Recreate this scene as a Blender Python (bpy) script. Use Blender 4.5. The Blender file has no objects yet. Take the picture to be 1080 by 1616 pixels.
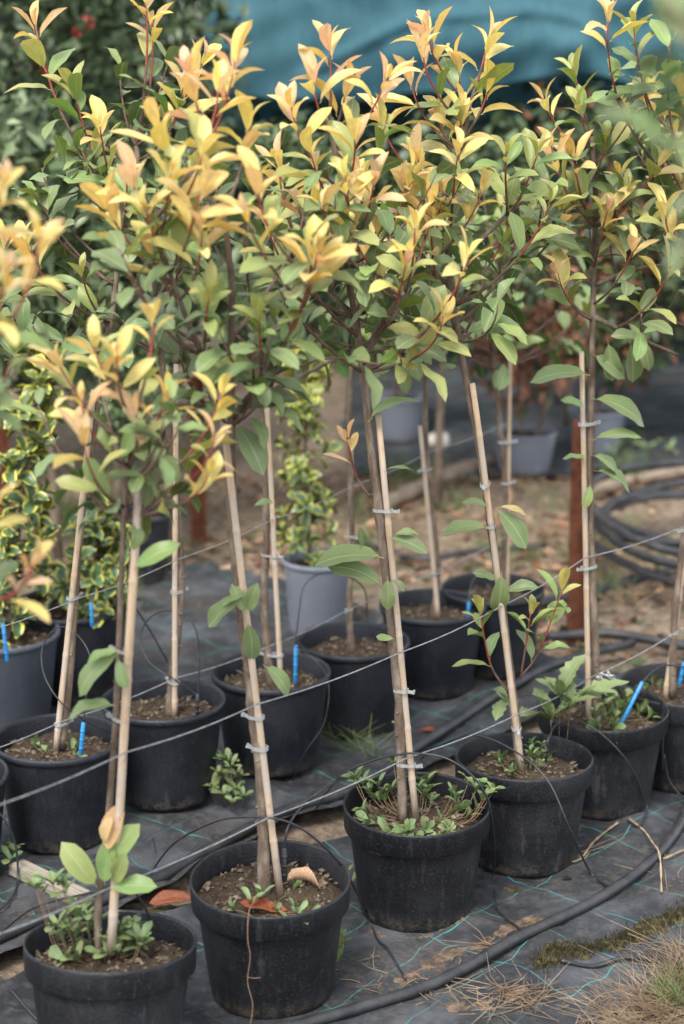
import bpy, math, random
from mathutils import Vector, Matrix, noise as mnoise

# ------------------------------------------------------------------ camera
sc = bpy.context.scene
R = math.radians
CAM_H, PITCH, FPX = 1.67, R(15.0), 2900.0          # focal length in photo pixels (photo 1080 x 1616)
cam_d = bpy.data.cameras.new('camera')
cam = bpy.data.objects.new('camera', cam_d)
sc.collection.objects.link(cam)
cam.location = (0, 0, CAM_H)
cam.rotation_euler = (R(90) - PITCH, 0, 0)
cam_d.sensor_fit = 'VERTICAL'
cam_d.sensor_height = 36.0
cam_d.lens = FPX / 1616.0 * 36.0
cam_d.clip_start = 0.05
cam_d.clip_end = 300
cam_d.dof.use_dof = True
cam_d.dof.focus_distance = 3.42
cam_d.dof.aperture_fstop = 2.5
cam_d.dof.aperture_blades = 0
sc.camera = cam

# ------------------------------------------------------------------ sky and sun (overcast)
SUN_EL, SUN_AZ = R(58), R(200)                     # azimuth from +Y, clockwise
world = bpy.data.worlds.new('World')
sc.world = world
world.use_nodes = True
wn, wl = world.node_tree.nodes, world.node_tree.links
wn.clear()
sky = wn.new('ShaderNodeTexSky')
sky.sky_type = 'NISHITA'
sky.sun_disc = False
sky.sun_elevation = SUN_EL
sky.sun_rotation = SUN_AZ
sky.air_density = 1.0
sky.dust_density = 1.0
sky.ozone_density = 1.0
hs = wn.new('ShaderNodeHueSaturation')
hs.inputs['Saturation'].default_value = 0.36
bg = wn.new('ShaderNodeBackground')
bg.inputs['Strength'].default_value = 0.135
wo = wn.new('ShaderNodeOutputWorld')
wl.new(sky.outputs[0], hs.inputs['Color'])
wl.new(hs.outputs[0], bg.inputs['Color'])
wl.new(bg.outputs[0], wo.inputs['Surface'])

sun_d = bpy.data.lights.new('sun', 'SUN')
sun_d.energy = 1.5
sun_d.angle = R(22)
sun_d.color = (1.0, 0.965, 0.92)
sun = bpy.data.objects.new('sun', sun_d)
sc.collection.objects.link(sun)
sdir = Vector((math.sin(SUN_AZ) * math.cos(SUN_EL), math.cos(SUN_AZ) * math.cos(SUN_EL), math.sin(SUN_EL)))
sun.rotation_euler = (-sdir).to_track_quat('-Z', 'Y').to_euler()
sun.location = sdir * 20

vs = sc.view_settings
vs.view_transform = 'Standard'
vs.look = 'None'
vs.exposure = 1.8
vs.gamma = 1.0
vs.use_curve_mapping = False
sc.render.engine = 'CYCLES'
cy = sc.cycles
cy.use_denoising = True
cy.max_bounces = 7
cy.diffuse_bounces = 4
cy.glossy_bounces = 3
cy.transmission_bounces = 4
cy.transparent_max_bounces = 6
cy.caustics_reflective = False
cy.caustics_refractive = False
cy.sample_clamp_indirect = 6

# ------------------------------------------------------------------ helpers
rng = random.Random(41)
COL = sc.collection


def ray(px, py):
    a, b = (px - 540) / FPX, -(py - 808) / FPX
    return Vector((a, math.cos(PITCH) + b * math.sin(PITCH), -math.sin(PITCH) + b * math.cos(PITCH)))


def at_z(px, py, z=0.0):
    d = ray(px, py)
    return Vector((0, 0, CAM_H)) + d * ((z - CAM_H) / d.z)


def at_y(px, py, y):
    d = ray(px, py)
    return Vector((0, 0, CAM_H)) + d * (y / d.y)


class MB:
    def __init__(s):
        s.v, s.f, s.m, s.uv = [], [], [], None

    def add(s, vs_, fs_, mi=0):
        o = len(s.v)
        s.v.extend(vs_)
        s.f.extend([tuple(i + o for i in f) for f in fs_])
        s.m.extend([mi] * len(fs_))

    def tube(s, pts, rad, n=8, mi=0, cap=True, mifn=None):
        pts = [Vector(p) for p in pts]
        if not isinstance(rad, (list, tuple)):
            rad = [rad] * len(pts)
        o = len(s.v)
        t = (pts[1] - pts[0]).normalized()
        ref = Vector((1, 0, 0)) if abs(t.x) < 0.8 else Vector((0, 1, 0))
        nrm = (ref - t * ref.dot(t)).normalized()
        for i, p in enumerate(pts):
            if i == 0:
                t = (pts[1] - pts[0])
            elif i == len(pts) - 1:
                t = (pts[i] - pts[i - 1])
            else:
                t = (pts[i + 1] - pts[i - 1])
            if t.length < 1e-9:
                t = Vector((0, 0, 1))
            t.normalize()
            nrm = nrm - t * nrm.dot(t)
            if nrm.length < 1e-6:
                nrm = t.orthogonal()
            nrm.normalize()
            bn = t.cross(nrm)
            for k in range(n):
                a = 2 * math.pi * k / n
                s.v.append(tuple(p + (nrm * math.cos(a) + bn * math.sin(a)) * rad[i]))
        for i in range(len(pts) - 1):
            mm = mifn(i / (len(pts) - 1)) if mifn else mi
            for k in range(n):
                a, b = o + i * n + k, o + i * n + (k + 1) % n
                s.f.append((a, b, b + n, a + n))
                s.m.append(mm)
        if cap:
            s.f.append(tuple(o + k for k in range(n))[::-1])
            s.m.append(mi)
            e = o + (len(pts) - 1) * n
            s.f.append(tuple(e + k for k in range(n)))
            s.m.append(mifn(1.0) if mifn else mi)

    def lathe(s, prof, n=40, mi=0):
        o = len(s.v)
        for r, z in prof:
            for k in range(n):
                a = 2 * math.pi * k / n
                s.v.append((r * math.cos(a), r * math.sin(a), z))
        for i in range(len(prof) - 1):
            for k in range(n):
                a, b = o + i * n + k, o + i * n + (k + 1) % n
                s.f.append((a, b, b + n, a + n))
                s.m.append(mi)

    def box(s, c, sz, rot=None, mi=0):
        c = Vector(c)
        vs_ = []
        for x in (-.5, .5):
            for y in (-.5, .5):
                for z in (-.5, .5):
                    p = Vector((x * sz[0], y * sz[1], z * sz[2]))
                    if rot is not None:
                        p = rot @ p
                    vs_.append(tuple(c + p))
        s.add(vs_, [(0, 1, 3, 2), (4, 6, 7, 5), (0, 4, 5, 1), (2, 3, 7, 6), (0, 2, 6, 4), (1, 5, 7, 3)], mi)

    def mesh(s, name, mats, smooth=True):
        me = bpy.data.meshes.new(name)
        me.from_pydata([tuple(v) for v in s.v], [], s.f)
        for m in mats:
            me.materials.append(m)
        if len(mats) > 1:
            me.polygons.foreach_set('material_index', s.m)
        if smooth:
            me.polygons.foreach_set('use_smooth', [True] * len(me.polygons))
        if s.uv:
            ul = me.uv_layers.new(name='UVMap')
            flat = []
            for lp in me.loops:
                flat.extend(s.uv[lp.vertex_index])
            ul.data.foreach_set('uv', flat)
        me.update()
        return me


def link(name, data, parent=None, loc=None):
    o = bpy.data.objects.new(name, data)
    COL.objects.link(o)
    if parent is not None:
        o.parent = parent
    if loc is not None:
        o.location = loc
    return o


def tag(o, label=None, cat=None, group=None, kind=None):
    if label:
        o['label'] = label
    if cat:
        o['category'] = cat
    if group:
        o['group'] = group
    if kind:
        o['kind'] = kind
    return o


def thing(name, label, cat, loc=(0, 0, 0), group=None):
    o = link(name, None, None, loc)
    o.empty_display_size = 0.05
    return tag(o, label, cat, group)


def spline(pts, n=6):
    pts = [Vector(p) for p in pts]
    if len(pts) < 3:
        return [pts[0].lerp(pts[-1], i / n) for i in range(n + 1)]
    out = []
    P = [pts[0] * 2 - pts[1]] + pts + [pts[-1] * 2 - pts[-2]]
    for i in range(1, len(P) - 2):
        p0, p1, p2, p3 = P[i - 1], P[i], P[i + 1], P[i + 2]
        for k in range(n):
            t = k / n
            out.append(0.5 * ((2 * p1) + (p2 - p0) * t + (2 * p0 - 5 * p1 + 4 * p2 - p3) * t * t + (3 * p1 - p0 - 3 * p2 + p3) * t ** 3))
    out.append(pts[-1])
    return out


def rnd_unit(r=rng):
    while True:
        v = Vector((r.uniform(-1, 1), r.uniform(-1, 1), r.uniform(-1, 1)))
        if 0.05 < v.length < 1:
            return v.normalized()


# ------------------------------------------------------------------ materials
class NT:
    def __init__(s, name):
        s.mat = bpy.data.materials.new(name)
        s.mat.use_nodes = True
        s.t = s.mat.node_tree
        s.t.nodes.clear()
        s.out = s.n('ShaderNodeOutputMaterial')

    def n(s, typ, **kw):
        nd = s.t.nodes.new(typ)
        for k, v in kw.items():
            if k in nd.bl_rna.properties:
                setattr(nd, k, v)
            else:
                nd.inputs[k].default_value = v
        return nd

    def l(s, a, b):
        s.t.links.new(a, b)

    def noise(s, scale, detail=4, rough=0.55, vec=None, dist=0.0):
        nd = s.n('ShaderNodeTexNoise')
        nd.inputs['Scale'].default_value = scale
        nd.inputs['Detail'].default_value = detail
        nd.inputs['Roughness'].default_value = rough
        nd.inputs['Distortion'].default_value = dist
        if vec is not None:
            s.l(vec, nd.inputs['Vector'])
        return nd.outputs['Fac']

    def ramp(s, fac, stops):
        nd = s.n('ShaderNodeValToRGB')
        cr = nd.color_ramp
        while len(cr.elements) < len(stops):
            cr.elements.new(0.5)
        for e, (p, c) in zip(cr.elements, stops):
            e.position = p
            e.color = c if len(c) == 4 else (*c, 1)
        s.l(fac, nd.inputs['Fac'])
        return nd.outputs['Color']

    def mix(s, fac, a, b, mode='MIX'):
        nd = s.n('ShaderNodeMix', data_type='RGBA', blend_type=mode)
        for sock, val in ((nd.inputs[0], fac), (nd.inputs[6], a), (nd.inputs[7], b)):
            if hasattr(val, 'is_output'):
                s.l(val, sock)
            else:
                sock.default_value = val if not isinstance(val, tuple) or len(val) == 4 else (*val, 1)
        return nd.outputs[2]

    def math(s, op, a, b=None, c=None):
        nd = s.n('ShaderNodeMath', operation=op)
        for i, val in enumerate((a, b, c)):
            if val is None:
                continue
            if hasattr(val, 'is_output'):
                s.l(val, nd.inputs[i])
            else:
                nd.inputs[i].default_value = val
        return nd.outputs[0]

    def sstep(s, v, a, b):
        nd = s.n('ShaderNodeMapRange', interpolation_type='SMOOTHSTEP')
        s.l(v, nd.inputs['Value'])
        nd.inputs['From Min'].default_value = a
        nd.inputs['From Max'].default_value = b
        return nd.outputs[0]

    def bump(s, h, strength=0.3, dist=0.01):
        nd = s.n('ShaderNodeBump')
        nd.inputs['Strength'].default_value = strength
        nd.inputs['Distance'].default_value = dist
        s.l(h, nd.inputs['Height'])
        return nd.outputs[0]

    def obj(s):
        return s.n('ShaderNodeTexCoord').outputs['Object']

    def world(s):
        return s.n('ShaderNodeNewGeometry').outputs['Position']

    def principled(s, col, rough=0.6, spec=0.4, normal=None, metal=0.0):
        p = s.n('ShaderNodeBsdfPrincipled')
        for sock, val in (('Base Color', col), ('Roughness', rough), ('Specular IOR Level', spec), ('Metallic', metal)):
            if hasattr(val, 'is_output'):
                s.l(val, p.inputs[sock])
            else:
                p.inputs[sock].default_value = (*val, 1) if isinstance(val, tuple) and len(val) == 3 else val
        if normal is not None:
            s.l(normal, p.inputs['Normal'])
        return p.outputs[0]

    def done(s, sh):
        s.l(sh, s.out.inputs['Surface'])
        return s.mat


def mat_leaf():
    t = NT('leaf_surface')
    uv = t.n('ShaderNodeUVMap').outputs[0]
    sp = t.n('ShaderNodeSeparateXYZ')
    t.l(uv, sp.inputs[0])
    u, v = sp.outputs[0], sp.outputs[1]
    m = t.math('ABSOLUTE', t.math('SUBTRACT', v, 0.5))
    oi = t.n('ShaderNodeObjectInfo')
    col, young, rnd = oi.outputs['Color'], oi.outputs['Alpha'], oi.outputs['Random']
    # blotches differ from leaf to leaf
    nz = t.n('ShaderNodeTexNoise', noise_dimensions='4D')
    t.l(uv, nz.inputs['Vector'])
    t.l(t.math('MULTIPLY', rnd, 50.0), nz.inputs['W'])
    nz.inputs['Scale'].default_value = 3.5
    nz.inputs['Detail'].default_value = 4
    blot = t.math('MULTIPLY_ADD', nz.outputs['Fac'], 0.9, 0.55)
    bl = t.n('ShaderNodeCombineXYZ')
    for i in range(3):
        t.l(blot, bl.inputs[i])
    c = t.mix(1.0, col, bl.outputs[0], 'MULTIPLY')
    # young leaves blush towards tip and margin
    blush = t.math('MULTIPLY', t.math('MULTIPLY', young, t.math('POWER', u, 1.6)), t.math('MULTIPLY_ADD', rnd, 0.7, 0.05))
    c = t.mix(t.math('MULTIPLY', blush, 0.75), c, (0.78, 0.34, 0.20))
    edge = t.math('MULTIPLY', t.sstep(m, 0.36, 0.5), t.math('MULTIPLY_ADD', young, 0.35, 0.10))
    c = t.mix(edge, c, (0.52, 0.36, 0.12))
    # veins
    vein = t.math('SINE', t.math('MULTIPLY_ADD', u, 70.0, t.math('MULTIPLY', m, -52.0)))
    vmask = t.math('MULTIPLY', t.sstep(vein, 0.75, 1.0), 0.16)
    c = t.mix(vmask, c, (0.42, 0.44, 0.22))
    mid = t.math('SUBTRACT', 1.0, t.sstep(m, 0.012, 0.038))
    c = t.mix(t.math('MULTIPLY', mid, 0.55), c, (0.50, 0.46, 0.24))
    # small brown blemishes
    sn = t.n('ShaderNodeTexNoise', noise_dimensions='4D')
    t.l(uv, sn.inputs['Vector'])
    t.l(t.math('MULTIPLY', rnd, 31.0), sn.inputs['W'])
    sn.inputs['Scale'].default_value = 9
    sn.inputs['Detail'].default_value = 2
    c = t.mix(t.math('MULTIPLY', t.sstep(sn.outputs['Fac'], 0.70, 0.76), 0.6), c, (0.16, 0.085, 0.035))
    # paler underside
    geo = t.n('ShaderNodeNewGeometry')
    c = t.mix(t.math('MULTIPLY', geo.outputs['Backfacing'], 0.38), c, (0.27, 0.33, 0.16))
    h = t.math('ADD', t.math('MULTIPLY', mid, -1.0), t.math('MULTIPLY', vein, 0.10))
    bp = t.bump(h, 0.35, 0.002)
    rough = t.math('MULTIPLY_ADD', nz.outputs['Fac'], 0.25, 0.27)
    pr = t.principled(c, rough, 0.36, bp)
    tr = t.n('ShaderNodeBsdfTranslucent')
    t.l(c, tr.inputs['Color'])
    ms = t.n('ShaderNodeMixShader')
    t.l(t.math('MULTIPLY_ADD', young, 0.18, 0.24), ms.inputs[0])
    t.l(pr, ms.inputs[1])
    t.l(tr.outputs[0], ms.inputs[2])
    return t.done(ms.outputs[0])


def mat_variegated():
    t = NT('variegated_leaf')
    uv = t.n('ShaderNodeUVMap').outputs[0]
    sp = t.n('ShaderNodeSeparateXYZ')
    t.l(uv, sp.inputs[0])
    u, v = sp.outputs[0], sp.outputs[1]
    m = t.math('ABSOLUTE', t.math('SUBTRACT', v, 0.5))
    oi = t.n('ShaderNodeObjectInfo')
    nz = t.n('ShaderNodeTexNoise', noise_dimensions='4D')
    t.l(uv, nz.inputs['Vector'])
    t.l(t.math('MULTIPLY', oi.outputs['Random'], 50.0), nz.inputs['W'])
    nz.inputs['Scale'].default_value = 5
    mm = t.math('ADD', m, t.math('MULTIPLY_ADD', nz.outputs['Fac'], 0.28, -0.14))
    e = t.math('MAXIMUM', t.sstep(mm, 0.31, 0.38), t.sstep(u, 0.90, 0.95))
    c = t.mix(t.math('MULTIPLY', e, t.math('MULTIPLY_ADD', oi.outputs['Random'], 0.55, 0.5)), oi.outputs['Color'], (0.58, 0.54, 0.085))
    pr = t.principled(c, 0.38, 0.45)
    return t.done(pr)


def mat_simple(name, c1, c2, scale, rough=0.7, spec=0.3, bstr=0.3, bdist=0.003, detail=5, stretch=None, lo=0.35, hi=0.68):
    t = NT(name)
    vec = t.obj()
    if stretch:
        mp = t.n('ShaderNodeMapping')
        mp.inputs['Scale'].default_value = stretch
        t.l(vec, mp.inputs['Vector'])
        vec = mp.outputs[0]
    f = t.noise(scale, detail, 0.6, vec)
    c = t.ramp(f, [(lo, c1), (hi, c2)])
    return t.done(t.principled(c, rough, spec, t.bump(f, bstr, bdist)))


def mat_bark():
    t = NT('bark')
    vec = t.obj()
    mp = t.n('ShaderNodeMapping')
    mp.inputs['Scale'].default_value = (1, 1, 0.35)
    t.l(vec, mp.inputs['Vector'])
    f1 = t.noise(38, 5, 0.65, mp.outputs[0])
    f2 = t.noise(170, 4, 0.7, vec)
    c = t.ramp(f1, [(0.3, (0.055, 0.037, 0.026)), (0.50, (0.135, 0.098, 0.071)), (0.70, (0.26, 0.21, 0.16))])
    c = t.mix(t.sstep(f2, 0.62, 0.74), c, (0.075, 0.052, 0.04))
    h = t.math('ADD', f1, t.math('MULTIPLY', f2, 0.6))
    return t.done(t.principled(c, 0.8, 0.2, t.bump(h, 0.7, 0.004)))


def mat_bamboo():
    t = NT('bamboo')
    vec = t.obj()
    mp = t.n('ShaderNodeMapping')
    mp.inputs['Scale'].default_value = (1, 1, 0.05)
    t.l(vec, mp.inputs['Vector'])
    f = t.noise(210, 5, 0.65, mp.outputs[0])
    f2 = t.noise(9, 4, 0.6, vec)
    f3 = t.noise(240, 3, 0.7, vec)
    c = t.ramp(f, [(0.3, (0.34, 0.225, 0.135)), (0.7, (0.58, 0.44, 0.30))])
    c = t.mix(t.math('MULTIPLY', t.sstep(f2, 0.42, 0.62), 0.8), c, (0.40, 0.355, 0.31))
    f7 = t.noise(34, 5, 0.7, vec)
    c = t.mix(t.math('MULTIPLY', t.sstep(f7, 0.55, 0.7), 0.55), c, (0.22, 0.17, 0.125))
    c = t.mix(t.sstep(f3, 0.66, 0.76), c, (0.15, 0.115, 0.085))
    oi = t.n('ShaderNodeObjectInfo')
    c = t.mix(t.math('MULTIPLY', oi.outputs['Random'], 0.4), c, (0.36, 0.26, 0.17))
    return t.done(t.principled(c, 0.55, 0.35, t.bump(f, 0.25, 0.002)))


def mat_pot(name, base, dust, rough=0.5, grain=420):
    t = NT(name)
    vec = t.obj()
    oi = t.n('ShaderNodeObjectInfo')
    off = t.n('ShaderNodeVectorMath', operation='ADD')
    t.l(vec, off.inputs[0])
    t.l(oi.outputs['Location'], off.inputs[1])
    vec = off.outputs[0]
    f1 = t.noise(7, 5, 0.6, vec)
    f2 = t.noise(grain, 2, 0.6, vec)
    mp = t.n('ShaderNodeMapping')
    mp.inputs['Scale'].default_value = (1, 1, 0.22)
    t.l(vec, mp.inputs['Vector'])
    f3 = t.noise(75, 4, 0.7, mp.outputs[0])
    sp = t.n('ShaderNodeSeparateXYZ')
    t.l(t.obj(), sp.inputs[0])
    c = t.mix(t.math('MULTIPLY', t.sstep(f1, 0.40, 0.72), 0.5), base, dust)
    c = t.mix(t.math('MULTIPLY', t.sstep(f3, 0.50, 0.75), 0.55), c, dust)
    c = t.mix(t.math('MULTIPLY', t.sstep(f2, 0.56, 0.72), 0.28), c, tuple(min(1, x * 2.0) for x in dust))
    # scuffs and lime runs
    f5 = t.noise(16, 5, 0.7, mp.outputs[0])
    c = t.mix(t.math('MULTIPLY', t.sstep(f5, 0.60, 0.70), 0.35), c, tuple(min(1, x * 2.4) for x in dust))
    f6 = t.noise(46, 3, 0.8, vec)
    c = t.mix(t.math('MULTIPLY', t.sstep(f6, 0.70, 0.74), 0.7), c, (0.10, 0.085, 0.068))
    # splashed soil low on the wall (dirt, irregular)
    low = t.math('MULTIPLY', t.math('SUBTRACT', 1.0, t.sstep(sp.outputs[2], 0.0, 0.045)), t.sstep(f6, 0.42, 0.60))
    c = t.mix(t.math('MULTIPLY', low, 0.7), c, (0.085, 0.066, 0.048))
    f4 = t.noise(210, 2, 0.5, vec)
    r = t.math('MULTIPLY_ADD', f1, 0.35, rough - 0.16)
    return t.done(t.principled(c, r, 0.32, t.bump(f4, 0.55, 0.002)))


def mat_soil():
    t = NT('potting_soil')
    vec = t.world()
    f = t.noise(85, 6, 0.75, vec)
    f2 = t.noise(260, 3, 0.7, vec)
    f3 = t.noise(10, 3, 0.6, vec)
    c = t.ramp(f, [(0.30, (0.028, 0.020, 0.014)), (0.55, (0.082, 0.058, 0.040)), (0.75, (0.16, 0.118, 0.082))])
    c = t.mix(t.math('MULTIPLY', t.sstep(f3, 0.5, 0.7), 0.35), c, (0.10, 0.095, 0.045))
    c = t.mix(t.sstep(f2, 0.66, 0.72), c, (0.36, 0.29, 0.21))
    return t.done(t.principled(c, 0.95, 0.1, t.bump(t.math('ADD', f, f2), 0.9, 0.008)))


ROW_ANG = math.atan2(3.727 - 2.70, 0.562 + 0.376)     # direction of the pot rows in plan


def mat_mat():
    t = NT('woven_ground_fabric')
    vec = t.world()
    mp = t.n('ShaderNodeMapping')
    mp.inputs['Rotation'].default_value = (0, 0, -ROW_ANG)
    t.l(vec, mp.inputs['Vector'])
    wz = t.n('ShaderNodeTexNoise')
    wz.inputs['Scale'].default_value = 3.2
    wz.inputs['Detail'].default_value = 3
    t.l(vec, wz.inputs['Vector'])
    ws = t.n('ShaderNodeVectorMath', operation='SCALE')
    ws.inputs['Scale'].default_value = 0.14
    t.l(wz.outputs['Color'], ws.inputs[0])
    ad = t.n('ShaderNodeVectorMath', operation='ADD')
    t.l(mp.outputs[0], ad.inputs[0])
    t.l(ws.outputs[0], ad.inputs[1])
    sp = t.n('ShaderNodeSeparateXYZ')
    t.l(ad.outputs[0], sp.inputs[0])

    def lines(s, period, wd):
        fr = t.math('FRACT', t.math('DIVIDE', s, period))
        d = t.math('ABSOLUTE', t.math('SUBTRACT', fr, 0.5))
        return t.math('SUBTRACT', 1.0, t.sstep(d, wd * 0.5, wd))
    g = t.math('MAXIMUM', lines(sp.outputs[0], 0.150, 0.010), lines(sp.outputs[1], 0.150, 0.010))
    wear = t.sstep(t.noise(9, 4, 0.6, vec), 0.36, 0.58)
    g = t.math('MULTIPLY', g, t.math('MULTIPLY_ADD', wear, 0.75, 0.12))
    f1 = t.noise(5, 5, 0.65, vec)
    f2 = t.noise(40, 5, 0.7, vec)
    c = t.ramp(f1, [(0.34, (0.0085, 0.0095, 0.012)), (0.50, (0.029, 0.031, 0.036)), (0.68, (0.10, 0.105, 0.115))])
    c = t.mix(t.math('MULTIPLY', t.sstep(f2, 0.48, 0.68), 0.5), c, (0.105, 0.098, 0.088))
    f8 = t.noise(14, 6, 0.75, vec, 0.8)
    c = t.mix(t.math('MULTIPLY', t.sstep(f8, 0.55, 0.72), 0.55), c, (0.13, 0.13, 0.13))
    # stretched weave
    wv = t.n('ShaderNodeTexWave', wave_type='BANDS', bands_direction='X')
    wv.inputs['Scale'].default_value = 140
    wv.inputs['Distortion'].default_value = 0.6
    t.l(mp.outputs[0], wv.inputs['Vector'])
    wv2 = t.n('ShaderNodeTexWave', wave_type='BANDS', bands_direction='Y')
    wv2.inputs['Scale'].default_value = 140
    wv2.inputs['Distortion'].default_value = 0.6
    t.l(mp.outputs[0], wv2.inputs['Vector'])
    c = t.mix(t.math('MULTIPLY', wv.outputs['Fac'], 0.12), c, (0.11, 0.112, 0.115))
    c = t.mix(g, c, (0.05, 0.32, 0.30))
    f5 = t.noise(110, 4, 0.7, vec)
    f6 = t.noise(2.6, 4, 0.65, vec)
    c = t.mix(t.math('MULTIPLY', t.sstep(f6, 0.50, 0.66), t.sstep(f5, 0.48, 0.62)), c, (0.12, 0.088, 0.060))
    h = t.math('ADD', t.math('MULTIPLY_ADD', f8, 4.0, t.math('MULTIPLY', wv.outputs['Fac'], 0.3)), t.math('ADD', f2, t.math('MULTIPLY', wv2.outputs['Fac'], 0.3)))
    return t.done(t.principled(c, t.math('MULTIPLY_ADD', f1, 0.35, 0.32), 0.36, t.bump(h, 0.65, 0.007)))


def mat_ground():
    t = NT('bare_soil_and_litter')
    vec = t.world()
    f1 = t.noise(1.6, 6, 0.6, vec)
    f2 = t.noise(28, 6, 0.75, vec)
    f3 = t.noise(4.5, 4, 0.6, vec)
    c = t.ramp(f2, [(0.3, (0.10, 0.072, 0.051)), (0.5, (0.24, 0.18, 0.128)), (0.68, (0.46, 0.365, 0.265))])
    c = t.mix(t.math('MULTIPLY', t.sstep(f3, 0.52, 0.68), 0.6), c, (0.12, 0.14, 0.055))
    c = t.mix(t.math('MULTIPLY', t.sstep(f1, 0.55, 0.75), 0.5), c, (0.30, 0.215, 0.15))
    return t.done(t.principled(c, 0.95, 0.1, t.bump(f2, 0.9, 0.03)))


def mat_net():
    t = NT('teal_shade_cloth')
    vec = t.obj()
    f = t.noise(1.2, 5, 0.6, vec)
    mp = t.n('ShaderNodeMapping')
    mp.inputs['Scale'].default_value = (60, 1, 2.0)
    t.l(vec, mp.inputs['Vector'])
    f2 = t.noise(3, 4, 0.6, mp.outputs[0])
    f3 = t.noise(55, 4, 0.7, vec)
    c = t.ramp(f, [(0.3, (0.022, 0.078, 0.102)), (0.7, (0.046, 0.132, 0.158))])
    c = t.mix(t.math('MULTIPLY', t.sstep(f2, 0.4, 0.7), 0.45), c, (0.078, 0.175, 0.195))
    c = t.mix(t.math('MULTIPLY', t.sstep(f3, 0.5, 0.7), 0.25), c, (0.008, 0.038, 0.052))
    pr = t.principled(c, 0.7, 0.25, t.bump(f2, 0.4, 0.01))
    tr = t.n('ShaderNodeBsdfTranslucent')
    t.l(c, tr.inputs['Color'])
    ms = t.n('ShaderNodeMixShader')
    ms.inputs[0].default_value = 0.18
    t.l(pr, ms.inputs[1])
    t.l(tr.outputs[0], ms.inputs[2])
    return t.done(ms.outputs[0])


def mat_foliage(name, c1, c2, rough=0.45):
    t = NT(name)
    f = t.noise(6, 4, 0.6, t.world())
    c = t.ramp(f, [(0.35, c1), (0.65, c2)])
    geo = t.n('ShaderNodeNewGeometry')
    c = t.mix(t.math('MULTIPLY', geo.outputs['Backfacing'], 0.3), c, tuple(min(1, x * 1.7) for x in c2))
    return t.done(t.principled(c, rough, 0.35))


M = {}
M['leaf'] = mat_leaf()
M['varieg'] = mat_variegated()
M['bark'] = mat_bark()
M['redstem'] = mat_simple('young_red_stem', (0.15, 0.022, 0.018), (0.30, 0.062, 0.042), 60, 0.45, 0.4, 0.2)
M['weedstem'] = mat_simple('weed_stem', (0.10, 0.10, 0.045), (0.24, 0.12, 0.08), 30, 0.6, 0.3, 0.1)
M['twig'] = mat_simple('red_brown_twig', (0.085, 0.045, 0.033), (0.19, 0.115, 0.085), 50, 0.6, 0.3, 0.3)
M['bamboo'] = mat_bamboo()
M['pot'] = mat_pot('black_pot_plastic', (0.0085, 0.0088, 0.0105), (0.036, 0.036, 0.039), 0.46, 190)
M['pot2'] = mat_pot('charcoal_pot_plastic', (0.0105, 0.0117, 0.0152), (0.032, 0.034, 0.040), 0.44, 300)
M['greypot'] = mat_pot('grey_pot_plastic', (0.15, 0.162, 0.19), (0.20, 0.21, 0.235), 0.5, 260)
M['slatepot'] = mat_pot('slate_pot_plastic', (0.050, 0.055, 0.068), (0.080, 0.086, 0.10), 0.5, 260)
M['soil'] = mat_soil()
M['crumb'] = mat_simple('soil_crumbs', (0.035, 0.025, 0.018), (0.30, 0.235, 0.165), 45, 0.95, 0.1, 0.5, lo=0.38, hi=0.75)
M['mat'] = mat_mat()
M['ground'] = mat_ground()
M['net'] = mat_net()
M['wire'] = mat_simple('galvanised_wire', (0.12, 0.12, 0.12), (0.25, 0.25, 0.25), 90, 0.42, 0.5, 0.1)
M['tube'] = mat_simple('black_polythene', (0.014, 0.014, 0.016), (0.030, 0.030, 0.033), 60, 0.42, 0.5, 0.1)
M['pipe'] = mat_simple('dusty_black_pipe', (0.016, 0.016, 0.018), (0.046, 0.045, 0.045), 22, 0.5, 0.45, 0.25)
M['blue'] = mat_simple('blue_plastic', (0.014, 0.17, 0.40), (0.025, 0.22, 0.47), 30, 0.4, 0.5, 0.05)
M['straw'] = mat_simple('dry_straw', (0.17, 0.115, 0.070), (0.42, 0.31, 0.20), 14, 0.75, 0.2, 0.2)
M['rootbrown'] = mat_simple('dry_brown_root', (0.16, 0.085, 0.055), (0.28, 0.17, 0.11), 60, 0.8, 0.2, 0.3)
M['moss'] = mat_simple('moss', (0.030, 0.026, 0.013), (0.095, 0.080, 0.042), 60, 0.95, 0.1, 0.9, 0.01)
M['dirt'] = mat_simple('dry_dirt', (0.07, 0.050, 0.035), (0.19, 0.135, 0.092), 55, 0.95, 0.1, 0.9, 0.01)
M['wood'] = mat_simple('weathered_board', (0.18, 0.155, 0.12), (0.36, 0.315, 0.25), 16, 0.85, 0.2, 0.5, 0.004, 6, (1, 14, 14))
M['rust'] = mat_simple('rusty_steel', (0.075, 0.026, 0.014), (0.17, 0.062, 0.033), 26, 0.85, 0.2, 0.6, 0.004)
M['stone'] = mat_simple('pale_stone', (0.40, 0.37, 0.32), (0.62, 0.58, 0.51), 9, 0.85, 0.2, 0.5, 0.01)
M['log'] = mat_simple('dry_pale_branch', (0.13, 0.10, 0.075), (0.30, 0.235, 0.175), 18, 0.9, 0.1, 0.5, 0.006)
M['deadleaf'] = mat_simple('dry_leaf_rust', (0.11, 0.026, 0.010), (0.25, 0.072, 0.028), 24, 0.45, 0.25, 0.4)
M['tanleaf'] = mat_simple('dry_leaf_tan', (0.26, 0.15, 0.085), (0.50, 0.33, 0.195), 28, 0.6, 0.3, 0.4)
M['hedge_a'] = mat_foliage('hedge_leaf_dark', (0.014, 0.026, 0.010), (0.042, 0.064, 0.026))
M['hedge_b'] = mat_foliage('hedge_leaf_mid', (0.032, 0.054, 0.020), (0.078, 0.108, 0.045))
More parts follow.
